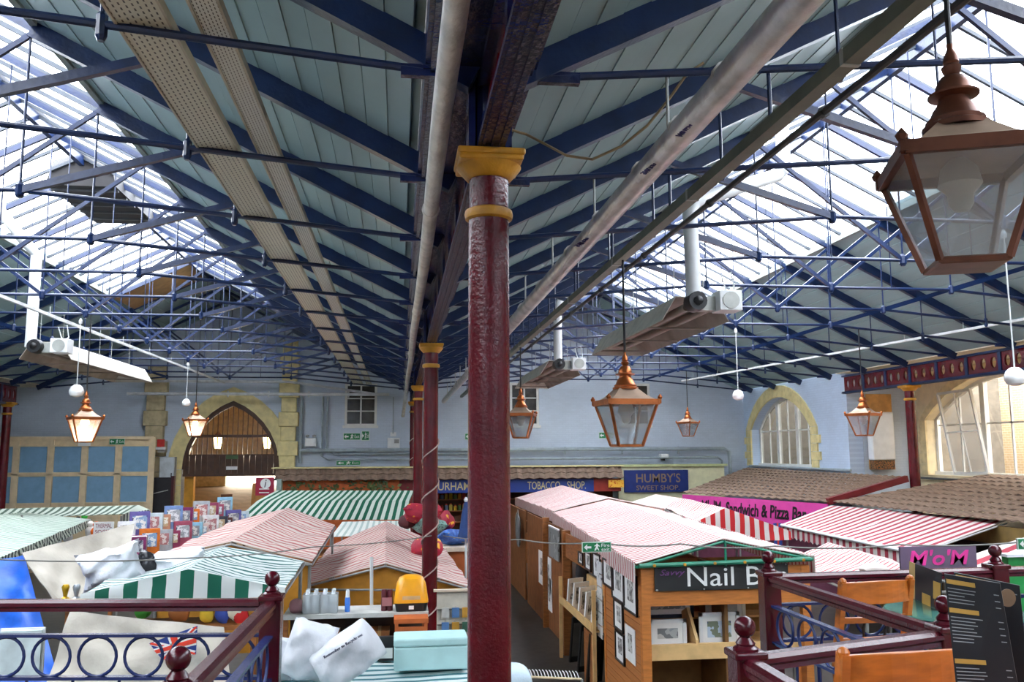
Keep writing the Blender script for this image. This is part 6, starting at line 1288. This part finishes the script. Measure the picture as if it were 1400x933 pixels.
def cable(label, pts, r=.008):
    out = []
    for (a, b) in zip(pts, pts[1:]):
        for k in range(6):
            s = k / 6; p = a.lerp(b, s); p.z -= .03 * 4 * s * (1 - s); out.append(p)
    out.append(pts[-1]); tag(MB().tube(out, r, 6).build('sagging_cable', wire_m), label, 'cable')
cable('sagging cable carrying the fire exit sign from the second column', [atY(606, 733, 14.1), atY(712, 738, 11), atY(816, 742, 8.53), atY(930, 744, 8.4), atY(1060, 747, 8.3), atY(1230, 745, 8.2), atY(1420, 739, 8.0)])
cable('sagging cable strung across the left stalls to the second column', [atY(590, 733, 14.05), atY(430, 748, 12), atY(240, 764, 10), atY(-30, 764, 9)])
# bunting flag and red striped bundle
o = blob('cloth_bundle', 'red and white cloth bundle under the crimson awning', 'bundle', atY(1195, 778, 10.6), (.34, .2, .14), redst, lump=.1, seed=95); MB().tube([atY(1195, 772, 10.6), atY(1200, 765, 10.6)], .02, 6).build('knot', paper_m, o)
fg = thing('flag', 'small union flag hanging at the corner of the crimson awning', 'flag', L0); b = L0 + Vector((-.1, -.1, -.45)); MB().bx(b.x - .1, b.y, b.z, b.x + .1, b.y + .01, b.z + .5).build('blue_field', M('flag_blue', (36, 60, 130)), fg); MB().bx(b.x - .02, b.y - .004, b.z, b.x + .02, b.y, b.z + .5).build('red_cross', M('flag_red', (222, 60, 36)), fg); MB().bx(b.x - .1, b.y - .004, b.z + .22, b.x + .1, b.y, b.z + .28).build('red_cross_arm', M('flag_red', (222, 60, 36)), fg)

# ================================================================ GALLERY
GZ = 2.2
gfm = M('gallery_floor', (120, 96, 70), .6)
for nm, r_ in (('left', (-6, Y0 + .0, -.7, 5.1)), ('centre', (-.7, Y0, 1.4, 1.6)), ('right near', (1.4, Y0, 13.2, 3.45)), ('right far', (2.5, 3.45, 13.2, 5.6))):
    struct(MB().bx(r_[0], r_[1], GZ - .2, r_[2], r_[3], GZ).build('floor', gfm), 'timber floor of the %s part of the gallery' % nm)
TOPZ = H - .855
N = {'L1': Vector((-.70, 5.12, 0)), 'L2': Vector((-.75, 3.22, 0)), 'R1': Vector((2.455, 5.57, 0)), 'R2': Vector((1.40, 3.43, 0)), 'R3': Vector((2.5, 3.765, 0)), 'R4': Vector((4.155, 5.64, 0))}
def newel(label, p, s=1.0):
    t = thing('newel_post', label, 'post', (p.x, p.y, GZ)); a = .058 * s; zt = H - .80
    bevel(MB().bx(p.x - a, p.y - a, GZ, p.x + a, p.y + a, zt - .025).build('post', redrail_m, t), .008); bevel(MB().bx(p.x - a * 1.18, p.y - a * 1.18, zt - .03, p.x + a * 1.18, p.y + a * 1.18, zt).build('cap', redrail_m, t), .008)
    MB().lathe([(.05, zt), (.05, zt + .008), (.036, zt + .018), (.04, zt + .026), (.03, zt + .04), (.022, zt + .05)], 16, (p.x, p.y, 0)).build('neck', redrail_m, t, smooth=True)
    r_ = .043; cz = zt + .088; MB().lathe([(r_ * math.cos(a_), cz + r_ * math.sin(a_)) for a_ in [math.radians(-80 + 16 * k) for k in range(11)]], 20, (p.x, p.y, 0)).build('ball', redrail_m, t, smooth=True)
newel('oxblood newel post with ball finial at the left gallery corner', N['L1']); newel('oxblood newel post with ball finial nearest the viewer at left', N['L2']); newel('oxblood newel post with ball finial left of the right gallery chairs', N['R1']); newel('oxblood newel post with ball finial in front of the picture stall', N['R2']); newel('oxblood newel post with ball finial behind the standing menus', N['R3']); newel('oxblood newel post with ball finial beyond the glass table at right', N['R4'])
ring_me = None
def railing(label, p, q, trim=.06, extend=0.0):
    global ring_me
    d = (q - p).normalized(); p = p + d * trim; q = q - d * trim + d * extend; L = (q - p).length
    t = thing('gallery_railing', label, 'railing', (p.x, p.y, GZ)); Zv = lambda v, z: Vector((v.x, v.y, z))
    n = Vector((d.y, -d.x, 0))
    sec = [(-.034, -.03), (-.03, -.012), (-.042, .0), (-.04, .018), (-.022, .033), (.022, .033), (.04, .018), (.042, .0), (.03, -.012), (.034, -.03)]
    vs = [Zv(e, TOPZ) + n * a + Vector((0, 0, b)) for e in (p, q) for a, b in sec]; k = len(sec)
    MB().add(vs, [tuple(range(k)), tuple(range(k, 2 * k))[::-1]] + [(i, k + i, k + (i + 1) % k, (i + 1) % k) for i in range(k)]).build('handrail', redrail_m, t, smooth=False)
    zu, zl = H - 1.02, H - 1.25
    MB().beam(Zv(p, zu), Zv(q, zu), .045, .016).build('upper_bar', navyrail_m, t); MB().beam(Zv(p, zl), Zv(q, zl), .05, .018).build('lower_bar', navyrail_m, t); MB().beam(Zv(p, GZ + .12), Zv(q, GZ + .12), .05, .018).build('bottom_bar', navyrail_m, t)
    m = max(1, int(L / .25)); ang = math.atan2(d.y, d.x)
    if ring_me is None:
        r_ = MB(); pts = [(.107 * math.cos(2 * math.pi * a / 24), 0, .107 * math.sin(2 * math.pi * a / 24)) for a in range(25)]; r_.tube(pts, .0095, 6, cap=False); ring_me = r_.mesh('ring', navyrail_m, True)
    base = Vector((p.x, p.y, GZ))
    for i in range(m):
        c = p + d * (L * (i + .5) / m); inst(ring_me, 'ring', t, (c.x - base.x, c.y - base.y, (zu + zl) / 2 - GZ), (0, 0, ang))
        if i: e = p + d * (L * i / m); MB().tube([Zv(e, GZ + .12), Zv(e, zl)], .009, 6).build('baluster', navyrail_m, t)
    return t
railing('oxblood railing with navy rings along the left gallery front', N['L1'], Vector((-3.4, 5.5, 0)))
railing('oxblood railing with navy rings returning towards the viewer at left', N['L1'], N['L2']); railing('oxblood railing with navy rings at the bottom left corner', N['L2'], Vector((-.78, 1.7, 0)))
railing('oxblood railing with navy rings along the far right gallery front', N['R1'], N['R4']); railing('oxblood railing with navy rings beyond the standing menus', N['R4'], Vector((7.0, 5.72, 0))); railing('oxblood railing with navy rings sloping past the nearer gallery chairs', N['R1'], N['R3'])
railing('oxblood railing with navy rings in front of the nearer chair', N['R2'], N['R3']); railing('oxblood railing at the bottom right corner nearest the viewer', N['R2'], Vector((1.40, 1.7, 0)))
# plastic wrap on the left newel
# chairs
def chair(label, x, y, rz, top):
    t = thing('cafe_chair', label, 'chair', (x, y, GZ), rz); w2 = .235; hb = top - GZ
    def B(m, n, mt=chairw_m, sm=False): return m.build(n, mt, t, smooth=sm, world=False)
    for s in (-1, 1):
        bevel(B(MB().add([(s * w2 - .02, -.22, 0), (s * w2 + .02, -.22, 0), (s * w2 + .02, -.19, .45), (s * w2 - .02, -.19, .45), (s * w2 - .02, -.18, 0), (s * w2 + .02, -.18, 0), (s * w2 + .02, -.15, .45), (s * w2 - .02, -.15, .45)], [(0, 1, 2, 3), (7, 6, 5, 4), (0, 4, 5, 1), (1, 5, 6, 2), (2, 6, 7, 3), (3, 7, 4, 0)]), 'rear_leg'), .004)
        m = MB().beam((s * w2, -.17, .44), (s * w2, -.27, hb - .005), .032, .045, up=(0, 1, 0)); m.lathe([(.018, -.02), (.022, 0), (.016, .012), (.004, .018)], 10, (s * w2, -.27, hb)); B(m, 'back_post')
        B(MB().beam((s * w2 * .95, .2, 0), (s * w2 * .95, .19, .44), .035, .035, up=(0, 1, 0)), 'front_leg')
        B(MB().tube([(s * w2, -.19, .2), (s * w2 * .95, .2, .2)], .011, 8), 'stretcher')
    bevel(B(MB().bx(-.21, -.2, .43, .21, .22, .46), 'seat'), .012)
    def slat(n, z0, z1, y0, bow, th=.022, r_=9):
        m = MB(); vs = []
        for k in range(r_ + 1):
            u = -1 + 2 * k / r_; yy = y0 - bow * (1 - u * u)
            rise = .012 * (1 - u * u) if n == 'top_rail' else 0
            for dy, zz in ((0, z0), (0, z1 + rise), (-th, z1 + rise), (-th, z0)): vs.append((u * (w2 - .01), yy + dy, zz))
        fs = []
        for k in range(r_):
            o = k * 4; fs += [(o + i, o + (i + 1) % 4, o + 4 + (i + 1) % 4, o + 4 + i) for i in range(4)]
        fs += [(3, 2, 1, 0), (r_ * 4, r_ * 4 + 1, r_ * 4 + 2, r_ * 4 + 3)]
        return bevel(B(m.add(vs, fs), n, sm=False), .004)
    slat('top_rail', hb - .135, hb - .015, -.245, .045); slat('back_slat', hb - .25, hb - .215, -.215, .03); slat('back_slat', hb - .37, hb - .335, -.2, .025)
    for s in (-.07, .07): B(MB().tube([(s, -.215, hb - .34), (s * 1.25, -.235, hb - .28), (s, -.245, hb - .22)], .008, 6), 'back_hoop', black_m)
    return t
chair('honey wood cafe chair behind the sloping railing near the glass table', 2.79, 5.16, math.radians(8), H - .768)
chair('honey wood cafe chair nearest the viewer at bottom right', 1.76, 3.2, math.radians(4), H - .70)
tb = thing('glass_table', 'round green glass cafe table on the right gallery', 'table', (3.2, 4.85, GZ)); gg = M('green_table_glass', (70, 120, 108), .12, var=.06)
MB().lathe([(.0, H - 1.005), (.40, H - 1.005), (.41, H - 1.0), (.40, H - .99), (.0, H - .99)], 40, (3.42, 5.05, 0)).build('glass_top', gg, tb, smooth=True); MB().lathe([(.03, GZ + .03), (.03, H - 1.01)], 12, (3.42, 5.05, 0)).build('stem', black_m, tb); MB().lathe([(.25, GZ), (.25, GZ + .02), (.04, GZ + .05)], 20, (3.42, 5.05, 0)).build('foot', black_m, tb)
MB().lathe([(.395, H - 1.03), (.405, H - 1.03), (.405, H - 1.006), (.395, H - 1.006)], 40, (3.42, 5.05, 0)).build('rim', navyrail_m, tb)
gilt2 = M('gilt_print', (190, 150, 70), .45, var=.08); menub = M('menu_black', (26, 30, 36), .4, var=.1); ink = M('menu_text', (150, 156, 158), .6)
mn = thing('table_menu', 'small black and gold menu card standing on the glass table', 'menu', (3.05, 4.8, H - .99)); 
def leaf(t, name, a, b, c, d, mat, th=.004):
    nrm = (b - a).cross(d - a).normalized(); MB().add([a, b, c, d, a - nrm * th, b - nrm * th, c - nrm * th, d - nrm * th], [(0, 1, 2, 3), (7, 6, 5, 4), (0, 4, 5, 1), (1, 5, 6, 2), (2, 6, 7, 3), (3, 7, 4, 0)]).build(name, mat, t); return nrm
def lerp2(a, b, c, d, u, v): return (a * (1 - u) + b * u) * (1 - v) + (d * (1 - u) + c * u) * v
a, b = atZ(1251, 820, H - .988), atZ(1287, 836, H - .988); c, d = atY(1287, 784, b.y), atY(1251, 771, a.y)
nr = leaf(mn, 'front_leaf', a, b, c, d, menub)
for (u0, v0, u1, v1) in ((.72, .25, .98, .72), (.3, -.02, .62, .28)): P = [lerp2(a, b, c, d, u, v) + nr * .003 for u, v in ((u0, v0), (u1, v0), (u1, v1), (u0, v1))]; leaf(mn, 'gilt_panel', *P, gilt2, .002)
leaf(mn, 'back_leaf', atZ(1243, 817, H - .988), a, d, atY(1243, 768, atZ(1243, 817, H - .988).y), M('menu_buff', (200, 170, 110), .5))
def menu(label, quad, Yd, sections):
    p = [atY(u, v, y) for (u, v), y in zip(quad, Yd)]; t = thing('standing_menu', label, 'menu', p[0]); a, b, c, d = p; nr = leaf(t, 'card', a, b, c, d, menub, .006)
    for (v, n) in sections:
        P = [lerp2(a, b, c, d, u, w_) + nr * .006 for u, w_ in ((.03, v - .032), (.55, v - .032), (.55, v), (.03, v))]; leaf(t, 'gilt_heading', *P, gilt2, .001)
        for k in range(n):
            vv = v - .06 - k * .024; wd = .35 + .4 * R.random()
            P = [lerp2(a, b, c, d, u, w_) + nr * .006 for u, w_ in ((.04, vv - .006), (.04 + wd * .8, vv - .006), (.04 + wd * .8, vv), (.04, vv))]; leaf(t, 'text_line', *P, ink, .001)
            if k % 2 == 0: P = [lerp2(a, b, c, d, u, w_) + nr * .006 for u, w_ in ((.86, vv - .006), (.95, vv - .006), (.95, vv), (.86, vv))]; leaf(t, 'price', *P, ink, .001)
    return t
menu('tall black standing menu with gold headings at the right edge', [(1312, 985), (1400, 985), (1367, 798), (1291, 785)], (2.62, 2.5, 2.5, 2.62), ((.97, 5), (.77, 8), (.42, 12)))
m2 = menu('second black standing menu with round emblem behind the first', [(1330, 985), (1412, 985), (1394, 801), (1304, 783)], (2.78, 2.66, 2.66, 2.78), ((.99, 2),))
c_ = atY(1378, 818, 2.60); MB().lathe([(0, 0), (.028, 0), (.028, .003), (0, .003)], 24, (c_.x - .0, c_.y, c_.z), axis='y').build('round_emblem', M('emblem_tan', (110, 86, 62), .5), m2)
MT = thing('cafe_table', 'cafe table under the standing menus at bottom right', 'table', (2.0, 2.6, GZ)); zt_ = atY(1350, 985, 2.6).z
MB().bx(1.55, 2.3, zt_ - .04, 2.3, 2.9, zt_ - .004).build('top', chairw_m, MT)
for x in (1.6, 2.25):
    for y in (2.35, 2.85): MB().bx(x - .02, y - .02, GZ, x + .02, y + .02, zt_ - .04).build('leg', chairw_m, MT)
tl_ = thing('cafe_table', 'brown cafe table top at the bottom left corner', 'table', (-2.0, 4.3, GZ)); q = [atZ(20, 945, 2.72), atZ(85, 945, 2.72), atZ(97, 921, 2.72), atZ(32, 924, 2.72)]
MB().bx(-2.45, 4.15, 2.69, -1.72, 4.72, 2.72).build('top', M('brown_table', (96, 60, 44), .4, var=.1), tl_); MB().tube([(-2.08, 4.4, GZ), (-2.08, 4.4, 2.69)], .03, 8).build('stem', black_m, tl_); MB().lathe([(.22, GZ), (.22, GZ + .02), (.03, GZ + .04)], 16, (-2.08, 4.4, 0)).build('foot', black_m, tl_)
